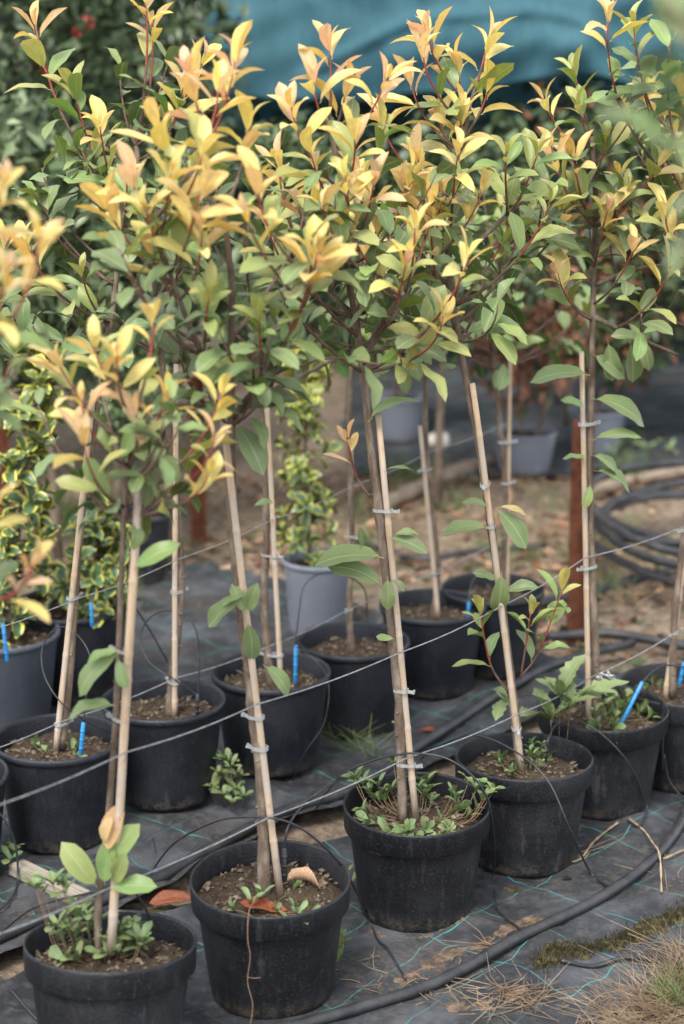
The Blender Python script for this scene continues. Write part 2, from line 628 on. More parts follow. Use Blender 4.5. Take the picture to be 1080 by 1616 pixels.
M['hedge_c'] = mat_foliage('hedge_leaf_pale', (0.085, 0.12, 0.055), (0.16, 0.195, 0.095))
M['flower'] = mat_simple('red_petals', (0.22, 0.018, 0.014), (0.36, 0.05, 0.035), 20, 0.5, 0.3, 0.1)
M['brownleaf'] = mat_foliage('russet_leaf', (0.10, 0.040, 0.020), (0.24, 0.105, 0.055), 0.7)
M['grass'] = mat_foliage('grass_blade', (0.06, 0.10, 0.025), (0.14, 0.19, 0.06))


def mat_clip():
    t = NT('clear_plastic_clip')
    p = t.n('ShaderNodeBsdfPrincipled')
    p.inputs['Base Color'].default_value = (0.66, 0.66, 0.64, 1)
    p.inputs['Roughness'].default_value = 0.3
    p.inputs['Transmission Weight'].default_value = 0.55
    p.inputs['Specular IOR Level'].default_value = 0.5
    return t.done(p.outputs[0])


M['clip'] = mat_clip()
M['string'] = mat_simple('white_string', (0.36, 0.36, 0.34), (0.58, 0.57, 0.54), 60, 0.8, 0.2, 0.2)
#@@PART2

# ================================================================== SETTING
RD = Vector((math.cos(ROW_ANG), math.sin(ROW_ANG), 0))      # along the rows
RN = Vector((-math.sin(ROW_ANG), math.cos(ROW_ANG), 0))     # across the rows


def nz(x, y, s, seed=0.0):
    return mnoise.noise(Vector((x * s, y * s, seed)))


def ground_z(x, y):
    return 0.012 * nz(x, y, 1.3, 5.0) + 0.006 * nz(x, y, 6.0, 9.0)


def build_ground():
    mb = MB()
    # fine centre, coarse skirt to the horizon
    xs = [-120, -40, -14, -6] + [-3.4 + 0.1 * i for i in range(75)] + [6, 14, 40, 120]
    ys = [-60, -20, -6, -1] + [0.6 + 0.1 * i for i in range(90)] + [11, 16, 40, 150]
    for y in ys:
        for x in xs:
            mb.v.append((x, y, ground_z(x, y) - 0.02))
    nx = len(xs)
    for j in range(len(ys) - 1):
        for i in range(nx - 1):
            a = j * nx + i
            mb.f.append((a, a + 1, a + nx + 1, a + nx))
            mb.m.append(0)
    return tag(link('ground', mb.mesh('ground', [M['ground']])), kind='structure')


def mat_height(x, y):
    w = abs(nz(x, y, 4.2, 2.0)) * 0.018 + abs(nz(x + 7, y, 9.0, 3.0)) * 0.018 + nz(x, y, 22, 1.0) * 0.0025
    return max(ground_z(x, y), -0.004) + 0.004 + w


def build_fabric(r0, r1, s0, s1, lift0, lift1, step=0.028):
    mb = MB()
    nr, ns = int((r1 - r0) / step), int((s1 - s0) / step)
    for j in range(ns + 1):
        for i in range(nr + 1):
            r = r0 + i * step
            e0 = 0.05 * nz(r, 0, 2.2, 11) + 0.02 * nz(r, 0, 7, 12)
            e1 = 0.06 * nz(r, 3, 2.4, 13) + 0.02 * nz(r, 3, 8, 14)
            a, b = s0 + e0, s1 + e1
            f = j / ns
            s = a + (b - a) * f
            p = RD * r + RN * s
            z = mat_height(p.x, p.y)
            de = (b - s)
            if lift1 and de < 0.09:
                z += lift1 * (1 - de / 0.09) ** 2 * (0.35 + 0.9 * abs(nz(r, 5, 3.0, 8)))
            de = (s - a)
            if lift0 and de < 0.09:
                z += lift0 * (1 - de / 0.09) ** 2 * (0.3 + 0.9 * abs(nz(r, 9, 3.0, 6)))
            mb.v.append((p.x, p.y, z))
    for j in range(ns):
        for i in range(nr):
            a = j * (nr + 1) + i
            mb.f.append((a, a + 1, a + nr + 2, a + nr + 1))
            mb.m.append(0)
    return mb.mesh('ground_fabric', [M['mat']])


build_ground()
tag(link('ground_fabric', build_fabric(0.2, 5.6, 0.75, 2.40, 0.0, 0.035)), kind='structure')
tag(link('ground_fabric', build_fabric(0.2, 3.86, 2.50, 4.08, 0.02, 0.02)), kind='structure')
# dark fabric far behind, under the grey pots
fb = MB()
for j in range(31):
    for i in range(61):
        x, y = 0.02 + i * 0.06 + .08 * nz(i * .1, j * .1, 4, 3), 6.72 + j * 0.1 + 0.1 * nz(i * .1, j * .1, 2)
        fb.v.append((x, y, mat_height(x, y) + 0.004))
for j in range(30):
    for i in range(60):
        a = j * 61 + i
        fb.f.append((a, a + 1, a + 62, a + 61))
        fb.m.append(0)
tag(link('ground_fabric', fb.mesh('ground_fabric', [M['mat']])), kind='structure')


# ------------------------------------------------------------------ leaf meshes (shared)
def leaf_mesh(name, wid, fold, curl, wave, mat, belly=0.85, tipw=0.62, pet=0.09, rows=6, serr=0.0, rr=rng):
    mb = MB()
    mb.uv = []
    T = [0.0] + [(i / rows) for i in range(1, rows)] + [1.0]

    def prof(t):
        return (t ** belly) * ((1 - t) ** tipw)
    mx = max(prof(i / 40) for i in range(1, 40))
    side = rr.uniform(-0.06, 0.06)
    x = z = 0.0
    pt = 0.0
    rowsv = []
    for k, t in enumerate(T):
        ang = -curl * (t - 0.25)
        ds = t - pt
        x += math.cos(ang) * ds
        z += math.sin(ang) * ds
        pt = t
        w = wid * 0.5 * prof(t) / mx if 0 < t < 1 else 0.0
        if serr and 0 < t < 1:
            w *= 1 + serr * (1 if k % 2 else -1)
        yb = side * math.sin(math.pi * t)
        if w == 0.0:
            rowsv.append([len(mb.v)])
            mb.v.append((x, yb, z))
            mb.uv.append((t, 0.5))
        else:
            ids = []
            for j in (-2, -1, 0, 1, 2):
                v = j / 2
                zz = z + fold * w * (abs(v) ** 1.25) + wave * w * abs(v) * math.sin(t * 11 + (1.7 if j > 0 else 0))
                ids.append(len(mb.v))
                mb.v.append((x - 0.02 * abs(v), yb + v * w * (1 - 0.10 * abs(fold)), zz))
                mb.uv.append((t, 0.5 + v * 0.5))
            rowsv.append(ids)
    for a, b in zip(rowsv[:-1], rowsv[1:]):
        if len(a) == 1:
            for j in range(4):
                mb.f.append((a[0], b[j + 1], b[j]))
        elif len(b) == 1:
            for j in range(4):
                mb.f.append((a[j], a[j + 1], b[0]))
        else:
            for j in range(4):
                mb.f.append((a[j], a[j + 1], b[j + 1], b[j]))
    # petiole
    o = len(mb.v)
    r = 0.011
    for px_, rr_ in ((-pet, r), (0.03, r * 0.8)):
        for k in range(3):
            a = 2 * math.pi * k / 3
            zc = -0.012 - (0.35 * pet if px_ < 0 else 0) * 0.6
            mb.v.append((px_, rr_ * math.cos(a), zc + rr_ * math.sin(a)))
            mb.uv.append((0.0, 0.5))
    for k in range(3):
        mb.f.append((o + k, o + (k + 1) % 3, o + 3 + (k + 1) % 3, o + 3 + k))
    mb.m = [0] * len(mb.f)
    return mb.mesh(name, [mat])


lr = random.Random(5)
MATURE = [leaf_mesh('mature_leaf', lr.uniform(.38, .47), lr.uniform(.2, .6), lr.uniform(.15, 1.1), lr.uniform(.06, .2), M['leaf'], 0.72, 0.52, rows=7, rr=lr) for _ in range(8)]
YOUNG = [leaf_mesh('young_leaf', lr.uniform(.31, .41), lr.uniform(.35, .85), lr.uniform(.3, 1.3), lr.uniform(.03, .12), M['leaf'], 0.80, 0.55, 0.04, rows=7, rr=lr) for _ in range(7)]
VARIEG = [leaf_mesh('variegated_leaf', lr.uniform(.56, .68), lr.uniform(.3, .8), lr.uniform(.3, 1.3), lr.uniform(.1, .25), M['varieg'], 0.7, 0.45, rr=lr) for _ in range(5)]
SPATULA = [leaf_mesh('weed_leaf', lr.uniform(.36, .46), lr.uniform(.15, .4), lr.uniform(.2, .8), .05, M['leaf'], 1.15, 0.5, 0.1, rows=8, rr=lr) for _ in range(4)]
SERRATE = [leaf_mesh('toothed_leaf', lr.uniform(.27, .36), lr.uniform(.2, .5), lr.uniform(.3, 1.0), .18, M['leaf'], 0.9, 0.6, 0.05, rows=13, serr=0.16, rr=lr) for _ in range(4)]


def c_green(r):
    k = r.uniform(0.5, 1.35)
    return (0.080 * k + r.uniform(-.01, .03), 0.150 * k, 0.040 * k + r.uniform(-.008, .014), 0.0)


def c_mid(r):
    k = r.uniform(0.75, 1.15)
    return (0.18 * k + r.uniform(-.05, .06), 0.26 * k, 0.046 * k, 0.1)


def c_lime(r):
    k = r.uniform(0.85, 1.1)
    return (0.40 * k + r.uniform(-.06, .08), 0.40 * k, 0.095 * k, 0.3)


def c_yellow(r):
    k = r.uniform(0.9, 1.1)
    return (0.82 * k, (0.61 + r.uniform(-.09, .06)) * k, (0.165 + r.uniform(-.05, .06)) * k, r.uniform(.1, .7))


def c_orange(r):
    k = r.uniform(0.9, 1.08)
    return (0.84 * k, (0.54 + r.uniform(-.10, .07)) * k, (0.26 + r.uniform(-.06, .08)) * k, r.uniform(.45, 1.0))


def put_leaf(parent, origin, mesh, pos, d, n, length, color, name='leaf'):
    d = d.normalized()
    n = n - d * n.dot(d)
    if n.length < 1e-4:
        n = d.orthogonal()
    n.normalize()
    y = n.cross(d)
    p = pos - origin
    L = length
    mx = Matrix(((d.x * L, y.x * L, n.x * L, p.x), (d.y * L, y.y * L, n.y * L, p.y), (d.z * L, y.z * L, n.z * L, p.z), (0, 0, 0, 1)))
    o = bpy.data.objects.new(name, mesh)
    COL.objects.link(o)
    o.parent = parent
    o.matrix_basis = mx
    o.color = color
    return o


# ------------------------------------------------------------------ pots
def pot_meshes(kind):
    if kind == 'band':
        body = [(0.0005, 0.004), (0.097, 0.004), (0.103, 0.0), (0.1065, 0.003), (0.1085, 0.012), (0.128, 0.170), (0.1285, 0.178)]
        rim = [(0.1280, 0.172), (0.1365, 0.1722), (0.1385, 0.1745), (0.1396, 0.213), (0.1400, 0.2175), (0.1385, 0.2200), (0.1362, 0.2196), (0.1350, 0.2160), (0.1335, 0.2), (0.1215, 0.14)]
    else:
        body = [(0.0005, 0.004), (0.094, 0.004), (0.101, 0.0), (0.1045, 0.003), (0.1055, 0.010), (0.1268, 0.185), (0.1285, 0.192), (0.1296, 0.208)]
        rim = [(0.1290, 0.2035), (0.1335, 0.2045), (0.1358, 0.2085), (0.1362, 0.2135), (0.1350, 0.2180), (0.1322, 0.2205), (0.1295, 0.2190), (0.1280, 0.2130), (0.1170, 0.14)]
    a, b = MB(), MB()
    a.lathe(body, 56)
    b.lathe(rim, 56)
    return a.v, a.f, b.v, b.f


def mk_pot(kind, mat):
    av, af, bv, bf = pot_meshes(kind)
    a, b = MB(), MB()
    a.add(av, af)
    b.add(bv, bf)
    return a.mesh('pot', [mat]), b.mesh('rim', [mat])


POTS = {'band': mk_pot('band', M['pot']), 'lip': mk_pot('lip', M['pot2']), 'grey': mk_pot('lip', M['greypot']), 'slate': mk_pot('lip', M['slatepot'])}


def soil_mesh(seed, R0=0.1315):
    mb = MB()
    r = random.Random(seed)
    rings, seg = 9, 34
    mb.v.append((0, 0, 0.008))
    for i in range(1, rings + 1):
        for k in range(seg):
            a = 2 * math.pi * k / seg
            rr = R0 * i / rings
            x, y = rr * math.cos(a), rr * math.sin(a)
            z = 0.010 * nz(x + seed, y, 18, 1) + 0.008 * nz(x + seed, y, 55, 2) + 0.006 * (1 - i / rings)
            if i == rings:
                z -= 0.01
            mb.v.append((x, y, z))
    for k in range(seg):
        mb.f.append((0, 1 + k, 1 + (k + 1) % seg))
    for i in range(rings - 1):
        for k in range(seg):
            a, b = 1 + i * seg + k, 1 + i * seg + (k + 1) % seg
            mb.f.append((a, a + seg, b + seg, b))
    mb.m = [0] * len(mb.f)
    return mb.mesh('soil', [M['soil']])


def crumb_mesh(seed, n=330, R0=0.124):
    mb = MB()
    r = random.Random(seed)
    for _ in range(n):
        a, rr = r.uniform(0, 6.283), R0 * math.sqrt(r.random())
        x, y = rr * math.cos(a), rr * math.sin(a)
        z = 0.010 * nz(x + seed, y, 18, 1) + 0.008 * nz(x + seed, y, 55, 2) + 0.006 * (1 - rr / R0)
        s = r.choice((.0014, .002, .002, .003, .004, .006))
        st = r.uniform(.6, 2.4)
        rot = Matrix.Rotation(r.uniform(0, 6.28), 3, 'Z') @ Matrix.Rotation(r.uniform(-.6, .6), 3, 'Y')
        vs_ = [rot @ Vector(v) for v in ((s * st, 0, 0), (-s * st, 0, 0), (0, s, 0), (0, -s, 0), (0, 0, s * .8), (0, 0, -s * .8))]
        mb.add([(x + v.x, y + v.y, z + v.z + s * .3) for v in vs_], [(0, 2, 4), (2, 1, 4), (1, 3, 4), (3, 0, 4), (2, 0, 5), (1, 2, 5), (3, 1, 5), (0, 3, 5)])
    return mb.mesh('soil_crumbs', [M['crumb']], smooth=False)


SOILS = [(soil_mesh(s), crumb_mesh(s)) for s in (1, 2, 3)]


def make_pot(root, kind, tilt=(0, 0), scale=1.0, soil=True, seed=0, soil_z=0.182, hscale=1.0):
    """pot under root (root stands at the pot's base centre)"""
    rx, ry = R(tilt[0]), R(tilt[1])
    rot = Matrix.Rotation(rx, 4, 'X') @ Matrix.Rotation(ry, 4, 'Y')
    c = Vector((0, 0, 0.22 * scale * hscale))
    shift = Matrix.Translation(c) @ rot @ Matrix.Translation(-c)
    spin = Matrix.Rotation(seed * 1.7, 4, 'Z')
    S = Matrix.Diagonal((scale, scale, scale * hscale, 1))
    p = link('pot', POTS[kind][0], root)
    p.matrix_basis = shift @ S @ spin
    rm = link('rim', POTS[kind][1], p)
    if soil:
        sm, cm = SOILS[seed % 3]
        s = link('soil', sm, root)
        s.matrix_basis = shift @ S @ Matrix.Translation((0, 0, soil_z)) @ spin @ Matrix.Diagonal((.985, .985, 1, 1) if kind == "band" else (.935, .935, 1, 1))
        cr = link('soil_crumbs', cm, s)
        cr['kind'] = 'stuff'
    return p


# ------------------------------------------------------------------ trees
def local(pts, o):
    return [p - o for p in pts]


def wood_mesh(name, pts, r0, r1, mats, knots=0.0, n=9, seed=0, mifn=None):
    mb = MB()
    rs = []
    N = len(pts) - 1
    for i, p in enumerate(pts):
        t = i / N
        k = 1 + knots * (abs(mnoise.noise(Vector((p.z * 23, seed * 3.1, 0)))) * 1.1 + max(0, mnoise.noise(Vector((p.z * 55, seed, 4)))) * 0.7 - 0.2)
        rs.append((r0 + (r1 - r0) * t) * k)
    mb.tube(pts, rs, n, 0, True, mifn)
    if knots:
        r = random.Random(seed)
        for i in range(2, int(N * 0.55)):
            if r.random() < 0.55:
                a = r.uniform(0, 6.28)
                q = Vector((math.cos(a), math.sin(a), 0.25))
                p = pts[i]
                mb.tube([p + q * rs[i] * 0.6, p + q * rs[i] * 1.15, p + q * rs[i] * 1.42], [rs[i] * .42, rs[i] * .3, rs[i] * .12], 5)
    return mb.mesh(name, mats)


def stake_mesh(p0, p1, r, seed=0, nodes=True):
    mb = MB()
    rr = random.Random(seed)
    L = (p1 - p0).length
    ks = [rr.uniform(.03, .12)]
    while ks[-1] < L - .05:
        ks.append(ks[-1] + rr.uniform(.09, .24))
    st = [(0, 1)]
    for k in ks:
        if nodes and k < L - 0.02:
            st += [(k - .010, 1.0), (k - .004, 1.04), (k, 1.12), (k + .003, 1.0), (k + .012, .96)]
    st.append((L, .93))
    bend = rnd_unit(rr) * rr.uniform(.001, .004)
    pts, rad = [], []
    for s, k in st:
        t = s / L
        pts.append(p0.lerp(p1, t) + bend * math.sin(math.pi * t) + Vector((nz(s, seed, 9), nz(s, seed + 4, 9), 0)) * .0012)
        rad.append(r * k * (1.04 - .12 * t))
    mb.tube(pts, rad, 10)
    return mb.mesh('stake', [M['bamboo']])


def clip_mesh(c, w, d, h, ang, tabdir):
    """plastic band round stake and stem with a small tab; c local centre"""
    mb = MB()
    n = 14
    ca, sa = math.cos(ang), math.sin(ang)
    ring = []
    for k in range(n):
        a = 2 * math.pi * k / n
        x, y = math.copysign(abs(math.cos(a)) ** .6, math.cos(a)) * w, math.copysign(abs(math.sin(a)) ** .6, math.sin(a)) * d
        ring.append((x * ca - y * sa, x * sa + y * ca))
    for (k, z) in ((1.0, -h), (1.0, h), (.86, h), (.86, -h)):
        for x, y in ring:
            mb.v.append((c.x + x * k, c.y + y * k, c.z + z))
    for lv in range(4):
        for k in range(n):
            a, b = lv * n + k, lv * n + (k + 1) % n
            a2, b2 = ((lv + 1) % 4) * n + k, ((lv + 1) % 4) * n + (k + 1) % n
            mb.f.append((a, b, b2, a2))
            mb.m.append(0)
    rot = Matrix.Rotation(ang + tabdir[1], 3, 'Z') @ Matrix.Rotation(tabdir[2], 3, 'Y')
    mb.box(c + Vector((tabdir[0] * (w + .0055) * ca, tabdir[0] * (w + .0055) * sa - d * .3, 0)), (.013, .0035, h * 1.7), rot)
    mb.box(c + Vector((tabdir[0] * (w + .011) * ca, tabdir[0] * (w + .011) * sa - d * .3, .001)), (.0035, .006, h * 2.1), rot)
    return mb.mesh('clip', [M['clip']], smooth=False)


def shoot_leaves(r, parent, O, pts, kind, nmax, size):
    """leaves along a shoot (pts from base to tip)"""
    # cumulative lengths from the tip
    seg = [(pts[i + 1] - pts[i]).length for i in range(len(pts) - 1)]
    total = sum(seg)

    def sample(dist):            # dist back from the tip
        d = dist
        for i in range(len(seg) - 1, -1, -1):
            if d <= seg[i] or i == 0:
                f = min(1, d / max(seg[i], 1e-6))
                return pts[i + 1].lerp(pts[i], f), (pts[i + 1] - pts[i]).normalized()
            d -= seg[i]
    phi = r.uniform(0, 6.28)
    dist, n = 0.001, 0
    flush = kind in 'oyl'
    ny = r.randint(5, 8) if flush else r.randint(2, 4)
    while n < nmax and dist < total * 0.86:
        p, t = sample(dist)
        ref = t.orthogonal().normalized()
        bn = t.cross(ref)
        pr = ref * math.cos(phi) + bn * math.sin(phi)
        phi += 2.4 + r.uniform(-.35, .35)
        young = n < ny
        if flush and young:
            f = n / ny
            ang = R(12 + 50 * f + r.uniform(-12, 14))
            L = size * (0.039 + 0.040 * (f ** .5)) * r.uniform(.68, 1.18)
            mesh = r.choice(YOUNG)
            if kind == 'o':
                col = c_orange(r) if r.random() < .7 - .45 * f else c_yellow(r)
            elif kind == 'y':
                col = c_yellow(r) if r.random() < .88 - .25 * f else (c_lime(r) if f > .4 else c_orange(r))
            else:
                col = c_lime(r) if f < .5 else c_mid(r)
            step = 0.004 + 0.017 * f * r.uniform(.6, 1.5)
            if n == ny - 1:
                step += r.uniform(.02, .06)
            up = 0.14
        else:
            f = min(1.0, (n - ny) / 5) if flush else min(1.0, n / 4)
            ang = R(42 + 30 * f + r.uniform(-16, 16))
            L = size * r.uniform(.054, .092) * (0.8 if (not flush and n == 0) else 1)
            mesh = r.choice(MATURE)
            if flush and n < ny + 3 and r.random() < .8:
                col = c_mid(r) if r.random() < .35 + .25 * (n - ny) else c_lime(r)
            elif not flush and n < ny and r.random() < .4:
                col = c_mid(r)
            else:
                col = c_green(r)
            step = r.uniform(.014, .030)
            up = 0.5
        d = t * math.cos(ang) + pr * math.sin(ang)
        if up > .3:
            d = (d + Vector((0, 0, -0.28 * f))).normalized()
        nn = t * math.sin(ang) - pr * math.cos(ang)
        nn = (nn * (1 - up) + Vector((0, 0, 1)) * up + rnd_unit(r) * .34)
        put_leaf(parent, O, mesh, p + pr * .002 + d * (L * .06), d, nn, L, col)
        n += 1
        dist += step
    return n


def bez(p0, p1, p2, p3, n=9):
    out = []
    for i in range(n + 1):
        t = i / n
        out.append(p0 * (1 - t) ** 3 + p1 * 3 * t * (1 - t) ** 2 + p2 * 3 * t * t * (1 - t) + p3 * t ** 3)
    return out


def make_branch(r, root, O, origin, tip, kind, nmax, size, r0=0.0035, via=None):
    dv = tip - origin
    L = dv.length
    up = Vector((0, 0, 1))
    hor = Vector((dv.x, dv.y, 0))
    if via is not None:
        pts = spline([origin] + via + [tip], 5)
    else:
        pts = bez(origin, origin + (hor * .5 + up * dv.z * .22) + rnd_unit(r) * L * .05, tip - (up * .33 * L * (0.8 if dv.z > 0 else .3) + hor * .12) + rnd_unit(r) * L * .06, tip)
    red = 0.45 if kind in 'oyl' else 0.95
    me = wood_mesh('branch', local(pts, O), r0 * min(1.25, 0.75 + L * 1.2), 0.0013, [M['twig'], M['redstem']], 0.12, 6, r.randint(0, 99), lambda t: 1 if t > red else 0)
    b = link('branch', me, root)
    shoot_leaves(r, b, O, pts, kind, nmax, size)
    return b


def pleaf(parent, O, b, t, Y, col, r, face=0.5, dy=0.0, mesh=None):
    """one leaf seen from base pixel b to tip pixel t at depth Y"""
    p0, p1 = at_y(b[0], b[1], Y), at_y(t[0], t[1], Y + dy)
    d = p1 - p0
    n = Vector((0, -face, 1 - face * .6)) + rnd_unit(r) * .15
    put_leaf(parent, O, mesh or r.choice(MATURE), p0 + d * .05, d, n, d.length * 1.03, col)


def potted_tree(spec):
    r = random.Random(spec['seed'])
    px, py = spec['pot']
    c = at_z(px, py, 0.222)
    zb = max(0.006, mat_height(c.x, c.y) + .001)
    O = Vector((c.x, c.y, zb))
    Y = c.y
    root = thing('potted_tree', spec['label'], 'potted tree', O, 'young trees in pots')
    make_pot(root, spec.get('kind', 'band'), spec.get('tilt', (0, 0)), 1.0, True, spec['seed'], spec.get('soil_z', 0.182))
    S = spec.get('size', 1.0)
    # trunk
    raw = [at_y(x, y, Y + spec.get('lean', 0) * i) for i, (x, y) in enumerate(spec['trunk'])]
    pts = spline(raw, 5)
    tr = link('trunk', wood_mesh('trunk', local(pts, O), spec['r'][0], spec['r'][1], [M['bark']], spec.get('knots', .35), 10, spec['seed']), root)
    # stake
    if 'stake' in spec:
        (a, b) = spec['stake']
        side = spec.get('side', 0.006)
        p0, p1 = at_y(a[0], a[1], Y + side), at_y(b[0], b[1], Y + side)
        st = link('stake', stake_mesh(p0 - O, p1 - O, spec.get('sr', .0064), spec['seed']), root)
        for cy_ in spec.get('clips', []):
            f = (cy_ - a[1]) / (b[1] - a[1])
            q = p0.lerp(p1, f)
            tp = min(pts, key=lambda p: abs(p.z - q.z))
            mid = (q + tp) / 2
            dv = tp - q
            w = dv.length / 2 + spec['r'][0] * .72 + .0015
            ang = math.atan2(dv.y, dv.x)
            link('clip', clip_mesh(mid - O, w, spec['r'][0] * .8 + .002, r.uniform(.0022, .0036), ang, (r.choice((-1, 1)), r.uniform(-.3, .3), r.uniform(-.4, .4))), st)
    # limbs
    stems = [p for p in pts if p.z > at_y(0, spec['crotch'], Y).z]
    for lp in spec.get('limbs', []):
        lraw = [at_y(x, y, Y + dy) for (x, y, dy) in lp]
        lpts = spline(lraw, 5)
        me = wood_mesh('branch', local(lpts, O), .0055, .0032, [M['bark']], .2, 7, r.randint(0, 99))
        link('branch', me, root)
        stems += lpts[3:]
    # shoots
    cx, cy_, rx, ry = spec['env']
    tips = [(x, y, dy, k, True) for (x, y, dy, k) in spec.get('tips', [])]
    for _ in range(spec.get('nf', 0)):
        for _try in range(30):
            a = r.uniform(-1, 1)
            v = -math.sqrt(max(0, 1 - a * a)) * r.uniform(-.1, .72)
            if all(math.hypot(cx + rx * a - q[0], cy_ + ry * v - q[1]) > 48 for q in tips):
                break
        tips.append((cx + rx * a, cy_ + ry * v, r.uniform(-.17, .15), r.choice(spec.get('pal', 'ooyyyl')), False))
    for _ in range(spec.get('ng', 0)):
        a, v = r.uniform(-1, 1), r.uniform(-.55, .95)
        if a * a + v * v > 1.15:
            a *= .7
            v *= .7
        tips.append((cx + rx * a, cy_ + ry * v, r.uniform(-.19, .19), 'g', False))
    count = 0
    for (x, y, dy, k, man) in tips:
        tip = at_y(x, y, Y + dy)
        best, bs = None, 1e9
        for p in stems:
            h = math.hypot(tip.x - p.x, tip.y - p.y)
            want = h * .75 + .05
            s = abs((tip.z - p.z) - want) + h * .55
            if s < bs:
                bs, best = s, p
        nm = (r.randint(8, 12) if k in 'oyl' else r.randint(5, 9))
        if count > 285:
            break
        b = make_branch(r, root, O, best, tip, k, min(nm, 300 - count), S * (1.08 if man and k in 'oy' else 1.0), .0033)
        count += len(b.children) if False else nm
    # leaves sprouting from the trunk
    for L in spec.get('leaves', []):
        b, t, colf = L[0], L[1], L[2]
        face = L[3] if len(L) > 3 else .5
        dyy = L[4] if len(L) > 4 else r.uniform(-.02, .02)
        pleaf(tr, O, b, t, Y - .026, colf(r), r, face, dyy)
    # sprigs given as pixel paths
    for path, k, n, sz in spec.get('sprigs', []):
        p = [at_y(x, y, Y + dy) for (x, y, dy) in path]
        make_branch(r, root, O, p[0], p[-1], k, n, sz, .0026, p[1:-1] if len(p) > 2 else None)
    return root, O, Y


